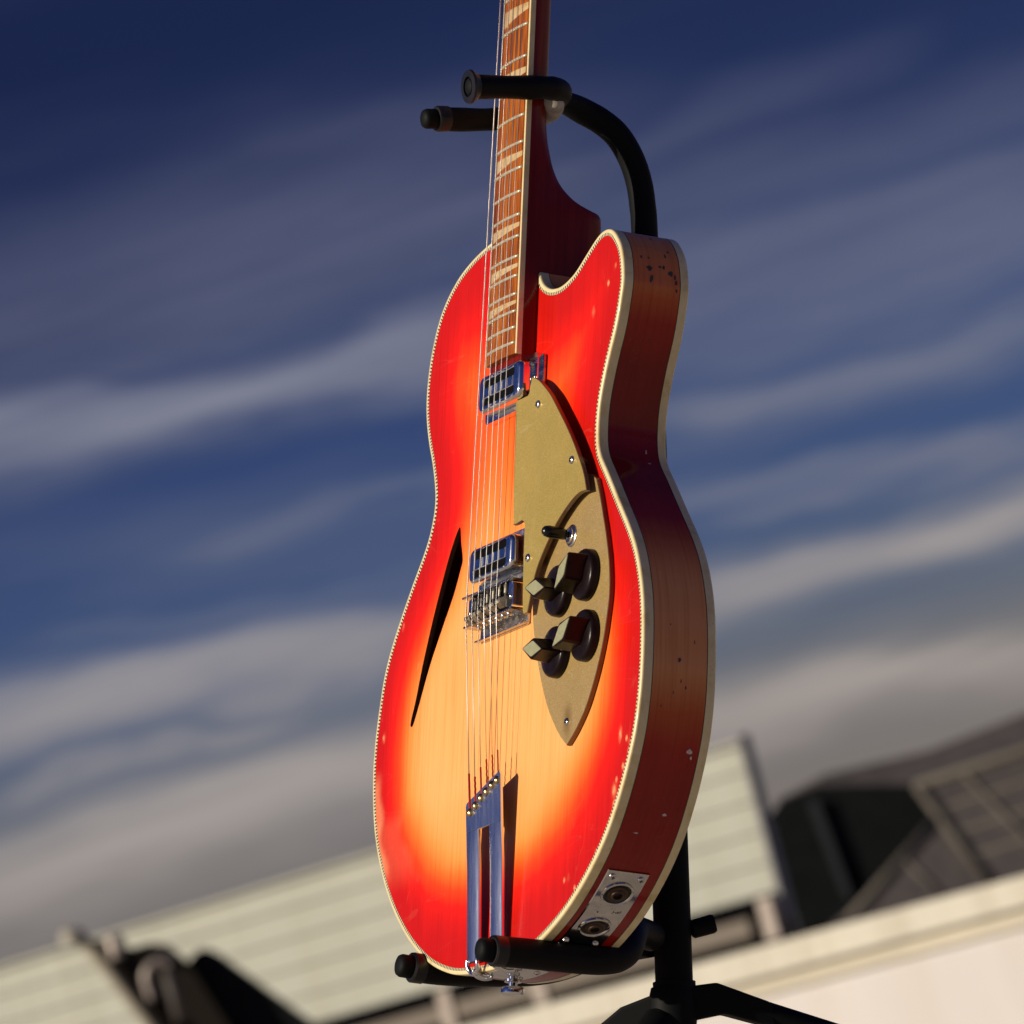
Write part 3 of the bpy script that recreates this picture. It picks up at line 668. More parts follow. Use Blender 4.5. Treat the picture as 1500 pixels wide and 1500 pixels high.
# ------------------------------------------------------------------ pickguards
up = [(46.5, 157.7)] + catmull([(46.5, 157.7), (55, 154.2), (62.8, 149.6), (78, 138.3), (91.8, 124.9), (106, 110.6), (118.5, 96.6), (130, 82.0), (138.3, 69.5), (143.5, 57.5)], 5)[1:] + catmull([(143.5, 57.5), (131.0, 57.8), (116.4, 53.4), (99.9, 45.1), (91.0, 38.6), (77.7, 27.0), (67.7, 16.0), (61.5, 3.5), (58.5, -5), (56.0, -11.7)], 5)[1:] + [(50.0, -11.9), (48.6, -9.5), (47.2, 0), (46.6, 9.2), (45.4, 30), (45.0, 52.0), (43.4, 55.0), (39.8, 56.4), (31, 55.6), (26.1, 55.8)] + [(24.2, 75), (22.9, 100), (21.1, 144.2), (23, 145.6), (40.5, 145.6), (42.7, 147.0), (43.7, 152.4)]
lo = catmull([(143, 67), (149.8, 54.0), (156.5, 38.5), (161.9, 25.5), (168.7, 5.2), (171.6, -14.4), (169.9, -30.0), (165.4, -48.2), (157.3, -68.0), (147.8, -84.1), (139.7, -94.4), (127, -105.5), (114.3, -113.6)], 5) + catmull([(114.3, -113.6), (103, -105.5), (93.2, -96.3), (81.4, -82.8), (71.2, -66.9), (62.0, -48.5), (54.7, -30.9), (50.4, -15.8), (48.1, 0.1), (49, 18), (58, 40), (75, 58), (95, 70), (120, 74), (134, 72)], 5)[1:]
def plate(name, poly, z0, z1, m_face):
    m2 = MB(); P = [tuple(q) for q in poly]; m2.mi = 1; m2.prism(P, z0, z1, 0.45)
    # last face is the show face
    m2.m[-1] = 0
    for k in range(2, len(P) + 2): m2.m[-k - 1 + 0] = m2.m[-k - 1 + 0]
    return m2.build(name, [m_face, M_GEDGE], guitar)
pg_up = plate('upper_pickguard', up, 8.2, 11.2, M_GUARD_UP)
pg_lo = plate('lower_pickguard', lo, 0.8, 4.0, M_GUARD_LO)
def screw(c, r_, ax=(0, 0, 1), parent=None, name='screw', hh=1.0, cross=True):
    m2 = MB(); m2.lathe([(r_, 0), (r_ * 0.98, hh * 0.35), (r_ * 0.75, hh * 0.8), (r_ * 0.35, hh), (0.01, hh)], c, ax, 16, False)
    if cross:
        q = Vector((0, 0, 1)).rotation_difference(Vector(ax).normalized()).to_matrix(); cc = Vector(c); m2.mi = 1
        for an in (0.5, 0.5 + math.pi / 2):
            d = Vector((math.cos(an), math.sin(an), 0)); e_ = Vector((-d.y, d.x, 0)) * r_ * 0.13
            P = [d * r_ * .55 + e_, -d * r_ * .55 + e_, -d * r_ * .55 - e_, d * r_ * .55 - e_]
            m2.add([cc + q @ (v + Vector((0, 0, hh * 1.02 + (0.05 if an > 1 else 0)))) for v in P], [(0, 1, 2, 3)])
    return m2.build(name, [M_SCREW, M_BLACKSLOT], parent or guitar, smooth=50)
for x, y in ((59.2, 135.2), (118.5, 83.6), (54.0, 27.3)): screw((x, y, 11.2), 3.1, hh=1.8)
screw((113.5, -97.0, 4.0), 2.9, hh=1.6)
for x, y in ((59.2, 135.2), (118.5, 83.6), (54.0, 27.3)):
    m2 = MB(); m2.lathe([(3, 0), (3, 8.2)], (x, y, 0), seg=12); m2.build('pickguard_post', M_GEDGE, guitar, smooth=40)

# ------------------------------------------------------------------ knobs
def knob(cx, cy, long_d, ang, short_d):
    z0 = 4.0; m2 = MB()
    m2.lathe([(17.6, 0.2), (18.0, 0.8), (17.8, 4.6), (17.0, 6.0), (15.6, 6.8), (9, 7.8), (0.01, 8)], (cx, cy, z0), seg=40, caps=False)
    k = m2.build('control_knob', M_KNOB, guitar, smooth=35)
    a = math.radians(ang); u = np.array([math.cos(a), math.sin(a)]); v = np.array([-u[1], u[0]]); c = np.array([cx, cy])
    def dia(L, S, z):
        P = []
        for (p, q) in ((1, 0), (0, 1), (-1, 0), (0, -1)):
            t = np.array([p * L / 2, q * S / 2])
            # cut the corners a touch
            P.append(c + u * t[0] + v * t[1])
        out = []
        for i in range(4):
            A, B, Cc = P[i - 1], P[i], P[(i + 1) % 4]; w = 0.07
            out += [tuple(B + (A - B) * w) + (z,), tuple(B + (Cc - B) * w) + (z,)]
        return out
    m3 = MB(); rings = [dia(long_d + 5, short_d + 7, z0 + 3), dia(long_d + 4.4, short_d + 5.6, z0 + 12), dia(long_d + 3.6, short_d + 4.2, z0 + 20.2), dia(long_d + 2.6, short_d + 3.0, z0 + 20.8)]
    vs = [p for r_ in rings for p in r_]; fs = []
    for i in range(3):
        for j in range(8): fs.append((i * 8 + j, i * 8 + (j + 1) % 8, (i + 1) * 8 + (j + 1) % 8, (i + 1) * 8 + j))
    fs.append(tuple(24 + j for j in range(8)))
    m3.add(vs, fs); m3.build('pointer_grip', M_KNOB, k)
    m4 = MB(); r0 = dia(long_d, short_d, z0 + 20.75); r1 = dia(long_d - .4, short_d - .4, z0 + 21.1)
    m4.add(r0 + r1, [(j, (j + 1) % 8, 8 + (j + 1) % 8, 8 + j) for j in range(8)] + [tuple(8 + j for j in range(8))]); m4.build('silver_inlay', M_KNOBCAP, k)
knob(138.2, 0.2, 29, 47.5, 11.0)
knob(96.0, -3.3, 31, -9.5, 11.0)
knob(142.0, -42.6, 30.5, 32, 12.0)
knob(96.4, -46.0, 30.5, -10, 11.5)
# selector switch
m2 = MB(); m2.lathe([(7.6, 0), (7.8, 0.6), (7.0, 1.2), (5.6, 1.4), (5.6, 2.6), (4.9, 3.0), (4.6, 2.4), (3.0, 2.2), (2.9, 3.4), (2.2, 3.6), (1.7, 4.0), (1.5, 9)], (108, 33.5, 4.0), seg=28); sw = m2.build('selector_switch', M_SCREW, guitar, smooth=35)
m3 = MB(); pr_ = [(2.6, 4.5), (3.7, 5.2), (4.0, 9), (4.25, 15), (4.2, 18.2), (3.5, 20.8), (2.2, 22.2), (0.01, 22.7)]; m3.lathe(pr_, (108, 33.5, 4.0), (0.01, 0.03, 1), 24, False); m3.build('switch_tip', M_TIP, sw, smooth=180)

# ------------------------------------------------------------------ pickups
def rrect(x0, y0, x1, y1, r_, n=5):
    P = []
    for cx, cy, a0 in ((x1 - r_, y1 - r_, 0), (x0 + r_, y1 - r_, 90), (x0 + r_, y0 + r_, 180), (x1 - r_, y0 + r_, 270)):
        for k in range(n + 1): a = math.radians(a0 + 90 * k / n); P.append((cx + r_ * math.cos(a), cy + r_ * math.sin(a)))
    return P
def pickup(cx, cy, zt, W=71, H=26.5, ztb=3.2, flange=True):
    root_m = MB()
    P0 = rrect(cx - W / 2, cy - H / 2, cx + W / 2, cy + H / 2, 6.5, 6)
    # domed cover: stacked rings
    rings = [(0, ztb), (0.0, zt - 3.2), (0.35, zt - 1.9), (1.1, zt - 0.8), (2.2, zt - 0.15), (3.2, zt)]
    vs = []; n = len(P0)
    for d, z in rings: vs += [(x, y, z) for x, y in inset(P0, d)] if d else [(x, y, z) for x, y in P0]
    fs = [(k * n + i, k * n + (i + 1) % n, (k + 1) * n + (i + 1) % n, (k + 1) * n + i) for k in range(len(rings) - 1) for i in range(n)]
    root_m.add(vs, fs)
    # top face as strips around two long recesses
    L0, L1 = cx - W / 2 + 7.5, cx + W / 2 - 8.5; sl = [(cy - 9.6, cy - 3.3), (cy + 3.3, cy + 9.6)]
    outer = np.array(vs[-n:])[:, :2]; holes = [np.array(rrect(L0, a, L1, b, 2.2, 3)) for a, b in sl]
    V, F = fill(outer, holes, 6.0); root_m.add([(x, y, zt) for x, y in V], F)
    for h in holes:
        m_ = len(h); root_m.add([(x, y, zt) for x, y in h] + [(x, y, zt - 2.6) for x, y in h], [(i, (i + 1) % m_, m_ + (i + 1) % m_, m_ + i) for i in range(m_)])
    pk = root_m.build('pickup', M_CHR, guitar, smooth=38)
    bm = bmesh.new(); bm.from_mesh(pk.data); bmesh.ops.remove_doubles(bm, verts=bm.verts, dist=1e-6); bmesh.ops.recalc_face_normals(bm, faces=bm.faces); bm.to_mesh(pk.data); bm.free()
    for p_ in pk.data.polygons:
        if abs(p_.normal.z) > 0.9999: p_.use_smooth = False
    m3 = MB()
    for a, b in sl: m3.box((L0 - .5, a - .5, zt - 5), (L1 + .5, b + .5, zt - 1.6))
    m3.build('pickup_slot', M_BLACKSLOT, pk)
    m4 = MB(); mm = 0
    for k in range(6): m4.lathe([(1.6, 0), (1.6, 0.5), (1.2, 0.8)], (cx - 26 + k * 10.4, cy, zt - 0.3), seg=12)
    return pk
def pickup_ring(cx, cy, W, H, z, name='pickup_mount'):
    m2 = MB(); outer = rrect(cx - W / 2, cy - H / 2, cx + W / 2, cy + H / 2, 3.5, 4); inner = rrect(cx - W / 2 + 3.5, cy - H / 2 + 3.2, cx + W / 2 - 3.5, cy + H / 2 - 3.2, 3.0, 4)
    n = len(outer); vs = [(x, y, 0.4) for x, y in outer] + [(x, y, z) for x, y in outer] + [(x, y, z) for x, y in inner] + [(x, y, z - 1.6) for x, y in inner]
    fs = [(k * n + i, k * n + (i + 1) % n, (k + 1) * n + (i + 1) % n, (k + 1) * n + i) for k in range(3) for i in range(n)]
    m2.add(vs, fs); m2.add([(x, y, z - 1.55) for x, y in inner], [tuple(range(n))])
    return m2.build(name, M_CHR, guitar, smooth=30)
pu_n = pickup(0.3, 159.6, 15.6, 69, 27.5)
pickup_ring(0, 159.8, 84, 36, 5.6)
for sx in (-38.6, 38.6): screw((sx, 160, 5.4), 2.2, hh=1.4)
m2 = MB(); m2.add(*(lambda P: ([(x, y, 1.2) for x, y in P] + [(x, y, 2.6) for x, y in P], [(i, (i + 1) % len(P), len(P) + (i + 1) % len(P), len(P) + i) for i in range(len(P))] + [tuple(range(len(P), 2 * len(P)))]))(rrect(38, 146, 46.5, 176, 2.5)))
m2.build('pickup_bracket', M_CHR2, guitar, smooth=30)
pu_b = pickup(-0.6, 36.4, 15.8, 71, 25.5)
pickup_ring(-0.5, 36.2, 78, 35, 5.0)
# ------------------------------------------------------------------ bridge
MB().prism(rrect(-40, -15, 38.5, 19, 3), 0.6, 2.4, 0.4).build('bridge_base', M_CHR2, guitar, smooth=30)
MB().box((-31.4, -4.5, 2.41), (30.4, 14.5, 5.2)).build('bridge_gap_shade', M_BLACKSLOT, guitar)  # black block added as the shade in the gaps between the saddles
m2 = MB()
m2.box((-43, 14.6, 2.4), (38, 16.2, 16.5)); m2.box((-42, -6.2, 2.4), (37, -4.6, 15.0)); m2.box((-43.5, -14.6, 2.0), (38.4, -13.4, 5.4))
m2.build('bridge_wall', M_CHR2, guitar, bevel=0.0004)
m2 = MB(); m2.prism(rrect(30.5, -4.4, 38.2, 14.4, 2.4), 2.4, 14.6, 0.5); m2.build('bridge_end', M_CHR, guitar, smooth=30)
m2 = MB(); m2.prism(rrect(-37.5, -4.4, -31.5, 14.4, 2.4), 2.4, 13.6, 0.5); m2.build('bridge_end', M_CHR, guitar, smooth=30)
screw((34.3, 3.5, 14.6), 2.0, hh=1.0); screw((-34.5, 3.5, 13.6), 2.0, hh=1.0)
for i in range(6):
    x = xb[i]; y = ysd[i]; m2 = MB()
    prof = [(-4.6, 9.5), (-4.6, 15.5), (-1.5, 19.6), (0, 20.15), (1.2, 19.8), (3.4, 15.5), (3.4, 9.5)]
    vs = []; 
    for xx in (x - 4.3, x - 0.7, x, x + 0.7, x + 4.3):
        dz = -0.55 if abs(xx - x) < 0.1 else 0.0
        vs += [(xx, y + 3.5 + a if False else y + a, b + (dz if b > 19 else 0)) for a, b in prof]
    n = len(prof); fs = [(k * n + j, (k + 1) * n + j, (k + 1) * n + (j + 1) % n, k * n + (j + 1) % n) for k in range(4) for j in range(n)]
    fs += [tuple(range(n)), tuple(4 * n + j for j in range(n))[::-1]]
    sd_ = m2.add(vs, fs).build('saddle', M_STEEL, guitar); finish(sd_.data)
    m3 = MB(); m3.lathe([(0.9, 0), (0.9, 3), (1.7, 3.2), (1.7, 9.2), (1.1, 9.4), (1.1, 12)], (x, y + 3, 13.4), (0, 1, 0), 12); m3.build('intonation_screw', M_STEEL, sd_, smooth=40)
    screw((x, -6.3, 9.6), 2.9, (0, -1, 0), sd_, 'adjustment_screw', 2.0)
# ------------------------------------------------------------------ tailpiece
def ztail(x, y):
    return float(np.interp(y, [-262, -246, -236, -180, -140, -115], [4.0, 5.6, 6.6, 9.3, 12.4, 14.0]))
def tail_strip(mbx, polys, th=1.7):
    pass
yy = [-244, -236, -225, -210, -195, -180, -165, -153.0]
m2 = MB()
def slab(xa, xb_, ysl):
    n = len(ysl); vs = []; xs_ = np.linspace(xa + .4, xb_ - .4, 7); c_ = (xa + xb_) / 2; hh_ = (xb_ - xa) / 2
    for y in ysl:
        bow = 1.5 * sstep(-150, -175, y)
        row = [(xa, 0)] + [(x, .35 + bow * (1 - ((x - c_) / hh_) ** 2)) for x in xs_] + [(xb_, 0), (xb_, -1.6), (xa, -1.6)]
        for x, dz in row: vs.append((x, y, ztail(x, y) + dz - .35))
    r_ = 11
    m2.mi = 0
    m2.add(vs, [(k * r_ + j, k * r_ + (j + 1) % r_, (k + 1) * r_ + (j + 1) % r_, (k + 1) * r_ + j) for k in range(n - 1) for j in list(range(9)) + [10]])
    m2.mi = 1
    m2.add(vs, [(k * r_ + 9, k * r_ + 10, (k + 1) * r_ + 10, (k + 1) * r_ + 9) for k in range(n - 1)] + [tuple(range(r_))[::-1]])
    m2.mi = 0
slab(-28.2, -8.6, yy); slab(9.6, 28.8, yy)
head = [(-28.2, -152.99), (28.8, -152.99), (28.8, -120.5), (26.5, -117.6), (24.0, -118.6), (-26.5, -132.2), (-28.2, -134.5)]
m2.prism(head, lambda x, y: ztail(x, y) - 1.95, lambda x, y: ztail(x, y), 0.35); m2.m[-2] = 1
tp = m2.build('tailpiece', [M_TAIL, M_UNDER], guitar, smooth=30)
for sx0, sx1 in ((-28.2, -8.6), (9.6, 28.8)):
    cx = (sx0 + sx1) / 2; m3 = MB()
    m3.tube(catmull([(cx - 7.5, -241.5, 6.4), (cx - 8, -246.5, 6.2), (cx - 5, -251, 4.4), (cx, -252.2, 3.8), (cx + 5, -251, 4.4), (cx + 8, -246.5, 6.2), (cx + 7.5, -241.5, 6.4)], 4), 1.6, 10)
    m3.tube(catmull([(cx, -249, 5.0), (cx, -252.5, 2.2), (cx, -253.6, -3), (cx, -252.6, -8)], 4), 2.6, 12); m3.build('tailpiece_hinge', M_CHR, tp, smooth=180)
for i in range(6):
    m3 = MB(); x, y = xt[i] - 0.3, yt[i] - 5.0; z = ztail(x, y); m3.lathe([(2.9, -.4), (3.1, 0.8), (2.2, 1.9), (1.1, 2.2), (1.0, 1.2), (.01, 1.2)], (x, y, z), (0.0, 0.25, 1), 14, False); m3.build('string_ball_end', M_BRASS, tp, smooth=40)
# tail hinge plate on the bottom side, strap button and screws
mbp = MB()
pts_i = [i for i in range(NB) if OUT[i][1] < -200 and -31 <= OUT[i][0] <= 31]
vs = []
for z, l in ((-1.5, .25), (-1.2, 1.2), (-33.5, 1.2), (-34, .25)):
    for i in pts_i: q = OUT[i] + NRM[i] * l; zz = z if abs(OUT[i][0]) < 22 else max(z, -24); vs.append((q[0], q[1], zz))
n = len(pts_i); fs = [(k * n + i, k * n + i + 1, (k + 1) * n + i + 1, (k + 1) * n + i) for k in range(3) for i in range(n - 1)]
mbp.add(vs, fs).build('tail_plate', M_JACKP, guitar, smooth=40)
for x, z in ((-20, -8), (20, -8), (-14, -28), (14, -28)): screw((x, -251.6, z), 2.6, (0, -1, 0), hh=1.8)
m2 = MB(); m2.lathe([(4.5, 0), (4.5, 2), (3.2, 2.6), (3.2, 4.2), (6, 4.6), (6, 6.4), (3.2, 7), (3.2, 9.4), (7.4, 10), (8.0, 11), (8.0, 14.2), (7.2, 15.2), (.01, 15.6)], (-1, -251.5, -17), (0, -1, 0), 28, False); m2.build('strap_button', M_CHR, guitar, smooth=35)

# ------------------------------------------------------------------ jack plate on the lower side
ja = rim_at(160 , -203); ia = int(np.argmin(np.abs(OUT[:NB, 1] + 203) + (OUT[:NB, 0] < 0) * 999)); ib = int(np.argmin(np.abs(OUT[:NB, 1] + 241.0) + (OUT[:NB, 0] < 0) * 999))
PJ0 = np.array([OUT[ia][0], OUT[ia][1]]); PJ1 = np.array([OUT[ib][0], OUT[ib][1]])
def jp(u, z, lift):            # u 0..1 along the plate (top to bottom)
    k = ia + (ib - ia) * u; k0 = int(math.floor(k)); k1 = min(k0 + 1, NB - 1); f_ = k - k0
    c = OUT[k0] * (1 - f_) + OUT[k1] * f_; nn = NRM[k0] * (1 - f_) + NRM[k1] * f_; return (c[0] + nn[0] * lift, c[1] + nn[1] * lift, z)
zA, zB = -12.0, -43.0
vs = []; nu = 14
for u in np.linspace(0, 1, nu + 1):
    for z, l in ((zA, 0), (zA - .5, .9), (zB + .5, .9), (zB, 0)): vs.append(jp(float(u), z, l))
fs = [(k * 4 + j, k * 4 + j + 1, (k + 1) * 4 + j + 1, (k + 1) * 4 + j) for k in range(nu) for j in range(3)]
b = len(vs); vs += [jp(0, zA, 0), jp(0, zB, 0)]
pl = MB().add(vs, fs).build('jack_plate', M_JACKP, guitar, smooth=40); finish(pl.data)
def jn(u): 
    a = Vector(jp(u, 0, 0)); b2 = Vector(jp(u, 0, 1)); return (b2 - a).normalized()
M_JK = simple('jack_socket_brown', (0.075, 0.045, 0.028), 0.4, 0.6, 0.3, 300); M_JD = simple('jack_bore_black', (0.004, 0.004, 0.004), 0.5)
for u in (0.25, 0.70):
    c = jp(u, -27.3, 0.9); nn = jn(u)
    m2 = MB(); m2.lathe([(11.6, 0), (11.4, 0.9), (10.2, 1.3), (9.4, 0.6), (9.2, 0.05)], c, nn, 32, False); j_ = m2.build('output_jack', M_JACKP, guitar, smooth=35)
    m2 = MB(); m2.lathe([(9.6, 0.12), (8.6, 0.2)], c, nn, 32); m2.build('jack_recess', M_JD, j_)
    m2 = MB(); m2.lathe([(7.6, 0.2), (7.4, 0.9), (6.2, 1.4), (5.0, 1.2), (4.4, 2.2), (3.2, 2.4), (3.0, 0.3)], c, nn, 28, False); m2.build('jack_nut', M_JK, j_, smooth=35)
    m2 = MB(); m2.lathe([(3.05, 0.2), (3.05, 0.5)], c, nn, 20); m2.build('jack_bore', M_JD, j_)
for u, z in ((0.06, -17), (0.06, -38), (0.95, -15.5), (0.95, -37.5)): screw(jp(u, z, 0.8), 2.6, tuple(jn(u)), hh=1.9)
# small stamped characters beside the jacks
def stamp(txt, u, z, size):
    cu = bpy.data.curves.new('stamped_mark', 'FONT'); cu.body = txt; cu.size = size * MM; cu.extrude = 0.00004; cu.align_x = 'CENTER'
    tmp = bpy.data.objects.new('tmp', cu); COL.objects.link(tmp); dg = bpy.context.evaluated_depsgraph_get(); me_ = bpy.data.meshes.new_from_object(tmp.evaluated_get(dg)); bpy.data.objects.remove(tmp)
    o = link('stamped_mark', me_, M_JD, guitar); nn = jn(u); xx = Vector((0, 0, -1)); yv = nn.cross(xx).normalized()
    mt = Matrix((xx, yv, nn)).transposed().to_4x4(); mt.translation = Vector(jp(u, z, 1.05)) * MM; o.matrix_local = mt
stamp(') ,x?', 0.48, -35.0, 3.8)
stamp('c', 0.50, -21.5, 3.2)

# ------------------------------------------------------------------ guitar stand
HUB = G((-21, -262, -150)); base = Vector((HUB.x, HUB.y, 0))
stand = empty('guitar_stand', None, base); tag(stand, 'black tubular guitar stand with padded yokes and tripod legs', 'guitar stand')
SX = lambda q: G(q) - base
def sbuild(m2, name, mt, parent=stand, smooth=180, xf=SX): return m2.build(name, mt, parent, smooth, xf=xf)
m2 = MB(); m2.tube([(-21, -262, -151.5), (-21, -120, -139.5)], 13.2, 24); pole = sbuild(m2, 'pole', M_STAND, smooth=40)
m2 = MB(); m2.tube([(-21, -255, -151), (-21, -240, -149.6)], 15.0, 24); sbuild(m2, 'pole_collar', M_STAND, smooth=40)
neckp = catmull([(-21, -125, -139.7), (-21, 100, -119.5), (-21, 280, -103.5), (-21, 315, -99.5), (-21, 334, -95), (-21, 350, -87.5), (-21, 363, -77), (-21, 371, -64), (-20, 375.5, -50), (-14, 377, -36), (-6, 376.5, -24), (0, 375, -17)], 6)
m2 = MB(); m2.tube(neckp, [9.5 - 2.3 * sstep(0.72, 0.95, i / (len(neckp) - 1)) for i in range(len(neckp))], 20); sbuild(m2, 'gooseneck_tube', M_STAND)
m2 = MB(); m2.lathe([(15.5, 0), (15.5, 18), (10, 22)], (-21, -126, -140), (0, 0.996, 0.089), 24); sbuild(m2, 'height_clutch', M_RUBBER, smooth=35)
# height knob
m2 = MB(); c0 = Vector((-21, -203.5, -156)); ax = GR.transposed() @ Vector((1.0, 0.1, 0.02)); m2.lathe([(3.6, -6), (3.6, 4), (5.2, 4.6), (6.6, 6), (6.8, 20), (5.9, 22.2), (.01, 22.8)], c0, ax, 16, False); sbuild(m2, 'clamp_knob', M_STAND, smooth=35)
# upper yoke
uy = catmull([(35.5, 361.0, 64), (35.5, 364.0, 45), (35.6, 367.5, 22), (34.5, 370.0, 8), (30.5, 372.0, -2), (22, 373.8, -11), (8, 374.6, -17), (-8, 373.8, -17.5), (-22, 371.4, -12), (-32, 367.5, -2), (-36.5, 363.8, 12), (-37, 359.8, 35), (-37, 356.8, 57)], 5)
m2 = MB(); rr = [8.4 + 0.3 * math.sin(i * 0.7) * (1 if i < 20 or i > 42 else 0) for i in range(len(uy))]; m2.tube(uy, rr, 20); yk = sbuild(m2, 'neck_yoke', M_FOAM)
def endcap(p, d, r_, parent, big=False):
    p = Vector(p); d = Vector(d).normalized(); m3 = MB()
    if big:
        m3.lathe([(r_ * .9, -6), (r_ * 1.25, -1.5), (r_ * 1.36, 0), (r_ * 1.3, 1.6), (r_ * .8, 1.9), (r_ * .78, -.5), (.01, -.6)], p, d, 24, False); c = sbuild(m3, 'rubber_sleeve_end', M_RUBBER, parent, 35)
        m4 = MB(); m4.lathe([(r_ * .62, -.6), (r_ * .6, 1.5), (r_ * .35, 2.6), (.01, 2.9)], p, d, 20, False); sbuild(m4, 'end_plug', M_STAND, parent, 40)
    else:
        m3.lathe([(r_ * 1.02, -9), (r_ * 1.05, -1), (r_ * .98, 0), (r_ * .76, .3)], p, d, 24, False); sbuild(m3, 'rubber_sleeve_end', M_RUBBER, parent, 35)
        m4 = MB(); m4.lathe([(r_ * .76, -.5), (r_ * .80, 1), (r_ * .80, 7.5), (r_ * .7, 9.5), (r_ * .45, 10.6), (.01, 11)], p, d, 24, False); sbuild(m4, 'end_plug', M_STAND, parent, 40)
endcap((35.5, 361.0, 64), (0, -0.16, 1), 9.0, yk, True)
endcap((-37, 356.8, 57), (0, -.16, 1), 8.9, yk)
# pale grey inner pad of the yoke
m2 = MB(); m2.tube(catmull([(25, 365, -4), (14, 364.5, -10), (0, 364, -13), (-16, 363.5, -10)], 5), [5, 6.4, 7.4, 7.8, 8, 8, 8, 8, 8, 7.8, 7.6, 7.4, 7, 6.4, 5.5, 4][:16], 16); sbuild(m2, 'pale_pad', M_PALESLV, yk)
# lower cradle: two padded arms joined behind the body
ly = catmull([(76, -252.5, 35), (76, -251.5, 5), (76, -250.8, -25), (75.5, -249.5, -46), (73, -246.0, -60), (67.5, -239, -70), (58, -230, -77), (44, -222, -85), (18, -215, -100), (-10, -212, -125)], 5)
m2 = MB(); m2.tube(ly, 10.4, 22); a1 = sbuild(m2, 'cradle_arm', M_FOAM); endcap((76, -252.5, 35), (0, -.02, 1), 10.3, a1)
ly2 = catmull([(-119, -234.0, 8), (-119, -233.5, -20), (-118.5, -231, -50), (-117, -227.5, -80), (-112, -223, -100), (-98, -217, -114), (-75, -213, -124), (-32, -212, -136)], 5)
m2 = MB(); m2.tube(ly2, 10.4, 22); a2 = sbuild(m2, 'cradle_arm', M_FOAM); endcap((-119, -234.0, 8), (0, .05, 1), 10.3, a2)
# tripod legs, in world axes relative to the hub
hubr = HUB - base
def bxl(q): return tuple(q)
def leg(ang, drop, L, rivet=False):
    d = Vector((math.cos(ang), math.sin(ang), 0)); m3 = MB(1.0); h0 = hubr + Vector((0, 0, 0.004))
    p0 = h0 + d * 0.008; p1 = h0 + d * 0.034 + Vector((0, 0, -0.002)); dr = (d * math.cos(drop) + Vector((0, 0, -math.sin(drop))))
    p2 = p1 + dr * 0.040
    s_ = Vector((-d.y, d.x, 0)) * 0.0085; u = Vector((0, 0, 0.0098))
    vs = []
    for p_, uu in ((p0, u * 1.25), (p1, u * 1.15), (p2, u * 0.95)):
        vs += [p_ + s_ + uu, p_ - s_ + uu, p_ - s_ - uu, p_ + s_ - uu]
    m3.add(vs, [(0, 1, 2, 3)[::-1], (8, 9, 10, 11)] + [(k * 4 + j, k * 4 + (j + 1) % 4, (k + 1) * 4 + (j + 1) % 4, (k + 1) * 4 + j) for k in range(2) for j in range(4)])
    lg = m3.build('leg_bracket', M_STAND, stand, bevel=0.002)
    m4 = MB(1.0); foot = p2 + dr * L; zf = 0.012
    t_ = (p2.z - zf) / (-dr.z); foot = p2 + dr * t_; m4.tube([p2 - dr * 0.012, foot], 0.0088, 16); lt = m4.build('leg', M_STAND, stand, smooth=40)
    m5 = MB(1.0); m5.tube([foot - dr * 0.03, foot + dr * 0.004], 0.0115, 14); m5.build('rubber_foot', M_RUBBER, lt, smooth=40)
    if rivet:
        for sg in (1, -1):
            m6 = MB(1.0); m6.lathe([(0.0062, 0), (0.006, 0.0016), (0.0038, 0.002), (0.0034, 0.0006), (.0001, 0.0006)], p1 + dr * 0.012 + s_ * sg * 1.0, s_ * sg, 18, False); m6.build('rivet', M_SCREW, lg, smooth=30)
leg(math.radians(14), math.radians(31), 0.3)
leg(math.radians(166), math.radians(22), 0.3, True)
fa, fd = math.radians(214), math.radians(36); dfr = Vector((math.cos(fa) * math.cos(fd), math.sin(fa) * math.cos(fd), -math.sin(fd))); ps = hubr + Vector((0, 0, 0.004)) + dfr * 0.010
pe = ps + dfr * ((ps.z - 0.012) / math.sin(fd))
m2 = MB(1.0); m2.tube([ps, ps + dfr * 0.004, ps + dfr * 0.05, ps + dfr * 0.0505, pe], [0.0105, 0.0135, 0.0135, 0.009, 0.009], 20); fl = m2.build('leg', M_STAND, stand, smooth=40)
m2 = MB(1.0); m2.tube([pe - dfr * 0.03, pe + dfr * 0.004], 0.0115, 14); m2.build('rubber_foot', M_RUBBER, fl, smooth=40)
m2 = MB(1.0); up_ = (GR @ Vector((0, .996, .089))); m2.lathe([(0.003, -0.034), (0.006, -0.020), (0.0150, -0.018), (0.0165, -0.004), (0.0165, 0.012), (0.0150, 0.018)], hubr, up_, 24); m2.build('tripod_hub', M_STAND, stand, smooth=35)

# ------------------------------------------------------------------ ground
m, nt, b = mat('pale_gravelly_concrete')
n1 = noise(nt, objco(nt), 2.5, 5, 0.6); n2 = noise(nt, objco(nt), 60, 4, 0.6)
c = ramp(nt, n1, [(0.3, (0.42, 0.36, 0.29)), (0.7, (0.52, 0.45, 0.37))]); c = mixc(nt, 1.0, c, ramp(nt, n2, [(0.3, (0.8, 0.8, 0.8)), (0.7, (1.1, 1.1, 1.1))]), 'MULTIPLY')
nt.links.new(c, b.inputs['Base Color']); setb(b, Roughness=0.9); bump(nt, b, n2, 0.4, 0.01); M_GND = m
MB(1.0).add([(-900, -300, 0), (900, -300, 0), (900, 1500, 0), (-900, 1500, 0)], [(0, 1, 2, 3)]).build('ground', M_GND)
bpy.data.objects['ground']['kind'] = 'structure'

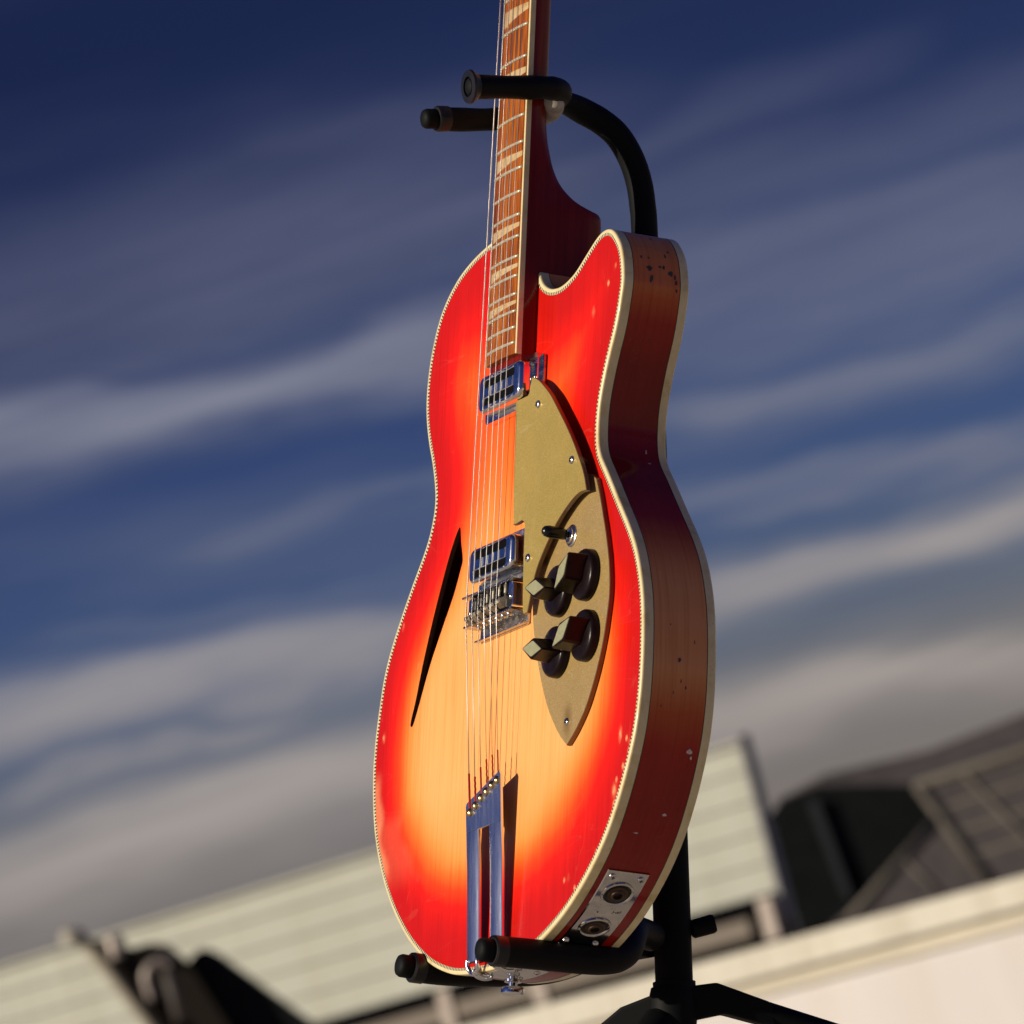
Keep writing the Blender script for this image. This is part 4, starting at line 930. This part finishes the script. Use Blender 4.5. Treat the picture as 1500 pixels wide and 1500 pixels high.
# ------------------------------------------------------------------ background buildings (far out of focus)
CZ = CAM_H
M_CLADGAP = simple('cladding_lap_shadow', (0.33, 0.31, 0.23), 0.7)
M_TRIM = simple('pale_corner_trim', (0.33, 0.32, 0.27), 0.5, 0, 0.1, 3)
M_DARKWIN = simple('dark_glazing', (0.004, 0.004, 0.005), 0.9, spec=0.0)
def weathered(name, col, rough=0.75, st=0.84):
    m, nt, b = mat(name); co = objco(nt, (1, 1, 0.25)); n = noise(nt, co, 1.6, 5, 0.65); n2 = noise(nt, objco(nt, (3, 1, 0.12)), 2.5, 4, 0.6)
    c = ramp(nt, n, [(0.3, tuple(x * 0.93 for x in col)), (0.6, col), (0.8, tuple(min(1, x * 1.06) for x in col))])
    c = mixc(nt, 1.0, c, ramp(nt, n2, [(0.32, (st, st * .98, st * .95)), (0.55, (1, 1, 1))]), 'MULTIPLY'); nt.links.new(c, b.inputs['Base Color']); setb(b, Roughness=rough); return m
M_TAN = simple('tan_stripe', (0.60, 0.57, 0.47), 0.7, 0, 0.1, 2)
M_ROOFD = simple('charcoal_shingles_gable_shade', (0.008, 0.010, 0.011), 0.9, 0, 0.3, 6, spec=0.1)
M_ROOFB = simple('brown_grey_tiles', (0.075, 0.066, 0.066), 0.8, 0, 0.25, 5)
M_CAP = simple('pale_ridge_cap', (0.105, 0.095, 0.08), 0.7, 0, 0.15, 5)
M_CLAD = weathered('pale_green_cladding', (0.325, 0.345, 0.305), 0.6, 0.93)
M_CREAM = weathered('cream_render', (0.67, 0.66, 0.575)); M_PINKW = weathered('pinkish_white_render', (0.66, 0.65, 0.655), 0.75, 0.97)
M_PIPE = simple('galvanised_pipe', (0.28, 0.25, 0.23), 0.45, 0.5, 0.15, 8)

def Bx(a, b): return MB(1.0).box(a, b)
# long clad hall, slightly turned
hall = empty('clad_screen_building', None, (1.52, 70.0, 0)); hall.rotation_euler = (0, 0, math.radians(-40.5) * 0 + math.atan2(7.0, -7.94) - math.pi)
tag(hall, 'long flat building front of pale green boards over a dark strip, blurred behind the guitar', 'building')
LH = 22.0     # runs away to the left
def hb(name, a, b, m): return Bx(a, b).build(name, m, hall)
zt = 3.48 + CZ; zb = 2.00 + CZ
hb('wall', (-LH, 0.13, 0), (0, 0.20, zt - 0.05), M_CLAD)
nbd = 5; hgt = (zt - zb) / nbd
for k in range(nbd):
    m2 = MB(1.0); z0 = zb + k * hgt; z1 = z0 + hgt
    m2.add([(-LH, 0.10, z0 + 0.01), (0, 0.10, z0 + 0.01), (0, 0.13, z1), (-LH, 0.13, z1), (-LH, 0.09, z0 + 0.012), (0, 0.09, z0 + 0.012)], [(4, 5, 2, 3), (0, 1, 5, 4), (1, 2, 5), (0, 4, 3)])
    m2.build('cladding_board', M_CLAD, hall)
hb('corner_trim', (0.0, 0.0, 1.75 + CZ), (0.045, 0.14, zt + 0.05), simple('grey_corner_post', (0.16, 0.17, 0.19), 0.6))
hb('eave_trim', (-LH, 0.05, zt - 0.03), (0.0, 0.2, zt + 0.01), M_CLAD)
hb('window_strip', (-LH, 0.06, 1.35 + CZ), (0, 0.14, zb + 0.02), M_DARKWIN)
hb('sill_band', (-LH, -0.10, 1.66 + CZ), (-0.35, 0.05, 1.84 + CZ), simple('grey_brown_band', (0.14, 0.12, 0.10), 0.7))
for x in (-3.2, -4.45, -8.0, -0.15): hb('mullion', (x, -0.14, 1.58 + CZ), (x + 0.16, -0.02, 1.98 + CZ), M_PIPE)

# low foreground wall of rendered masonry
wall = empty('rendered_wall', None, (0, 35.0, 0)); wall.rotation_euler = (0, 0, math.radians(-27))
tag(wall, 'low cream rendered wall with tan stripe under its coping, nearest blurred structure', 'wall')
def wb(name, a, b, m): return Bx(a, b).build(name, m, wall)
wb('wall_face', (-14, 0.06, 0), (14, 0.5, 0.545 + CZ), M_PINKW)
wb('coping', (-14, -0.02, 0.63 + CZ), (14, 0.55, 0.765 + CZ), M_CREAM)
wb('stripe', (-14, 0.03, 0.545 + CZ), (14, 0.52, 0.63 + CZ), M_TAN)

# house on the right: gable wall with its shade painted near-black, brown-grey tiled hip roof
house = empty('tiled_roof_house', None, (3.5, 90.0, 0)); tag(house, 'house with brown-grey tiled roof, pale hip lines and a black shaded gable, blurred at right', 'house')
def wpt(x, y, z): return (x - 3.5, y - 90.0, z)
def quad(name, pts, m, parent, org, th=0.05):
    P = [Vector(q) - Vector(org) for q in pts]; nn = (P[1] - P[0]).cross(P[-1] - P[0]).normalized(); n = len(P)
    if nn.y > 0: nn = -nn
    m2 = MB(1.0); m2.add([tuple(q) for q in P] + [tuple(q - nn * th) for q in P], [tuple(range(n)), tuple(range(n, 2 * n))[::-1]] + [(i, n + i, n + (i + 1) % n, (i + 1) % n) for i in range(n)])
    o = m2.build(name, m, parent); finish(o.data); return o
HO = (3.5, 90, 0); z_ = CZ
quad('far_roof', [(2.3, 92.5, 3.76 + z_), (2.95, 92.6, 3.93 + z_), (4.3, 92.8, 3.90 + z_), (5.6, 93, 4.06 + z_), (14, 93.5, 4.5 + z_), (14, 90.9, 2.6 + z_), (2.3, 90.9, 3.0 + z_)], M_ROOFB, house, HO)
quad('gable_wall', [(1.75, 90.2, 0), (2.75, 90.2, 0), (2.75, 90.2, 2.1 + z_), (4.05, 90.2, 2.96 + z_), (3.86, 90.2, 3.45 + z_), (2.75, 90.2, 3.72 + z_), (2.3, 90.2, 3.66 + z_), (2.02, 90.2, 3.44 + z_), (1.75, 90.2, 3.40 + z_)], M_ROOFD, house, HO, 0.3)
def RP(x, z, d=0.0): return (x, 89.95 - (3.6 - z) * 0.55 - d, z + z_)
quad('tiled_roof', [RP(3.95, 3.44), RP(5.4, 3.52), RP(12, 3.9), RP(12, 0.9), RP(2.3, 0.9), RP(2.45, 2.0), RP(2.75, 2.14), RP(4.05, 2.98)], M_ROOFB, house, HO)
def cap(name, a, b, r_, m, parent, org): 
    m2 = MB(1.0); m2.tube([Vector(a) - Vector(org), Vector(b) - Vector(org)], r_, 8); return m2.build(name, m, parent, smooth=180)
cap('hip_cap', RP(4.04, 2.94, .02), RP(2.70, 2.03, .02), 0.055, M_CAP, house, HO)
cap('ridge_cap', RP(3.9, 3.40, .02), RP(9.0, 3.70, .02), 0.055, M_CAP, house, HO)
cap('hip_cap', RP(3.92, 3.40, .02), RP(4.42, 2.02, .02), 0.055, M_CAP, house, HO)
cap('hip_cap', RP(4.52, 3.38, .01), RP(5.2, 2.1, .01), 0.035, M_CAP, house, HO)
cap('hip_cap', RP(3.5, 2.62, .01), RP(3.85, 2.0, .01), 0.03, M_CAP, house, HO)
for k in range(1, 4): cap('tile_batten', RP(4.1 + 0.1 * k, 3.38 - 0.33 * k), RP(9.5, 3.70 - 0.33 * k), 0.022, M_CAP, house, HO)
quad('gable_post', [(2.74, 90.1, 2.3 + z_), (2.84, 90.1, 2.3 + z_), (2.72, 90.1, 3.55 + z_), (2.60, 90.1, 3.55 + z_)], simple('blue_grey_post', (0.018, 0.023, 0.028), 0.6), house, HO, 0.08)
# nearer dark roof at lower left with vent pipes
shed = empty('shingled_shed', None, (-3.5, 60, 0)); tag(shed, 'small shed roof of charcoal shingles with grey vent pipes, blurred at lower left', 'shed')
SO = (-3.5, 60, 0)
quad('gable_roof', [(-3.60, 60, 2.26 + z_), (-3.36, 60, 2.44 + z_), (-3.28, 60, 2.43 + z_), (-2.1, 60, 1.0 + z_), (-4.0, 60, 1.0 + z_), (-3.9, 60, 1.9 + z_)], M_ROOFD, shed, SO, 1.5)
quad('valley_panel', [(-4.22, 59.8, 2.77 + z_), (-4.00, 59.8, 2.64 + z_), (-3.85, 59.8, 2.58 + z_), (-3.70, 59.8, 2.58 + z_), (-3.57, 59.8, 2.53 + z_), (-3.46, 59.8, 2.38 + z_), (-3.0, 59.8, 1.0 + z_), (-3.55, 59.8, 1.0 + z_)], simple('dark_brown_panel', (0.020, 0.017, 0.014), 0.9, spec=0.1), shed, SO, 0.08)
cap('barge_board', (-4.25, 59.7, 2.80 + z_), (-3.44, 59.7, 1.0 + z_), 0.045, simple('weathered_barge', (0.24, 0.22, 0.17), 0.7), shed, SO)
m2 = MB(1.0); m2.tube(catmull([(-0.28, -0.5, 2.12 + z_), (-0.29, -0.5, 2.30 + z_), (-0.24, -0.5, 2.38 + z_), (-0.13, -0.5, 2.42 + z_), (-0.07, -0.5, 2.36 + z_)], 4), 0.038, 10); m2.build('vent_pipe', M_PIPE, shed, smooth=180)
m2 = MB(1.0); m2.tube([(-0.10, -0.45, 1.9 + z_), (-0.12, -0.45, 2.34 + z_)], 0.055, 10); m2.build('vent_pipe', simple('dark_vent', (0.07, 0.06, 0.055), 0.6), shed, smooth=180)
m2 = MB(1.0); m2.lathe([(0.06, 0), (0.08, 0.15), (0.05, 0.2)], (-0.48, -0.4, 2.52 + z_), (0.1, 0, 1), 10); m2.build('roof_vent', M_PIPE, shed, smooth=40)
m2 = MB(1.0); m2.lathe([(0.10, 0), (0.11, 0.09), (0.06, 0.13)], (-0.80, -0.4, 2.72 + z_), (0.3, 0, 1), 10); m2.build('roof_vent', M_TRIM, shed, smooth=40)
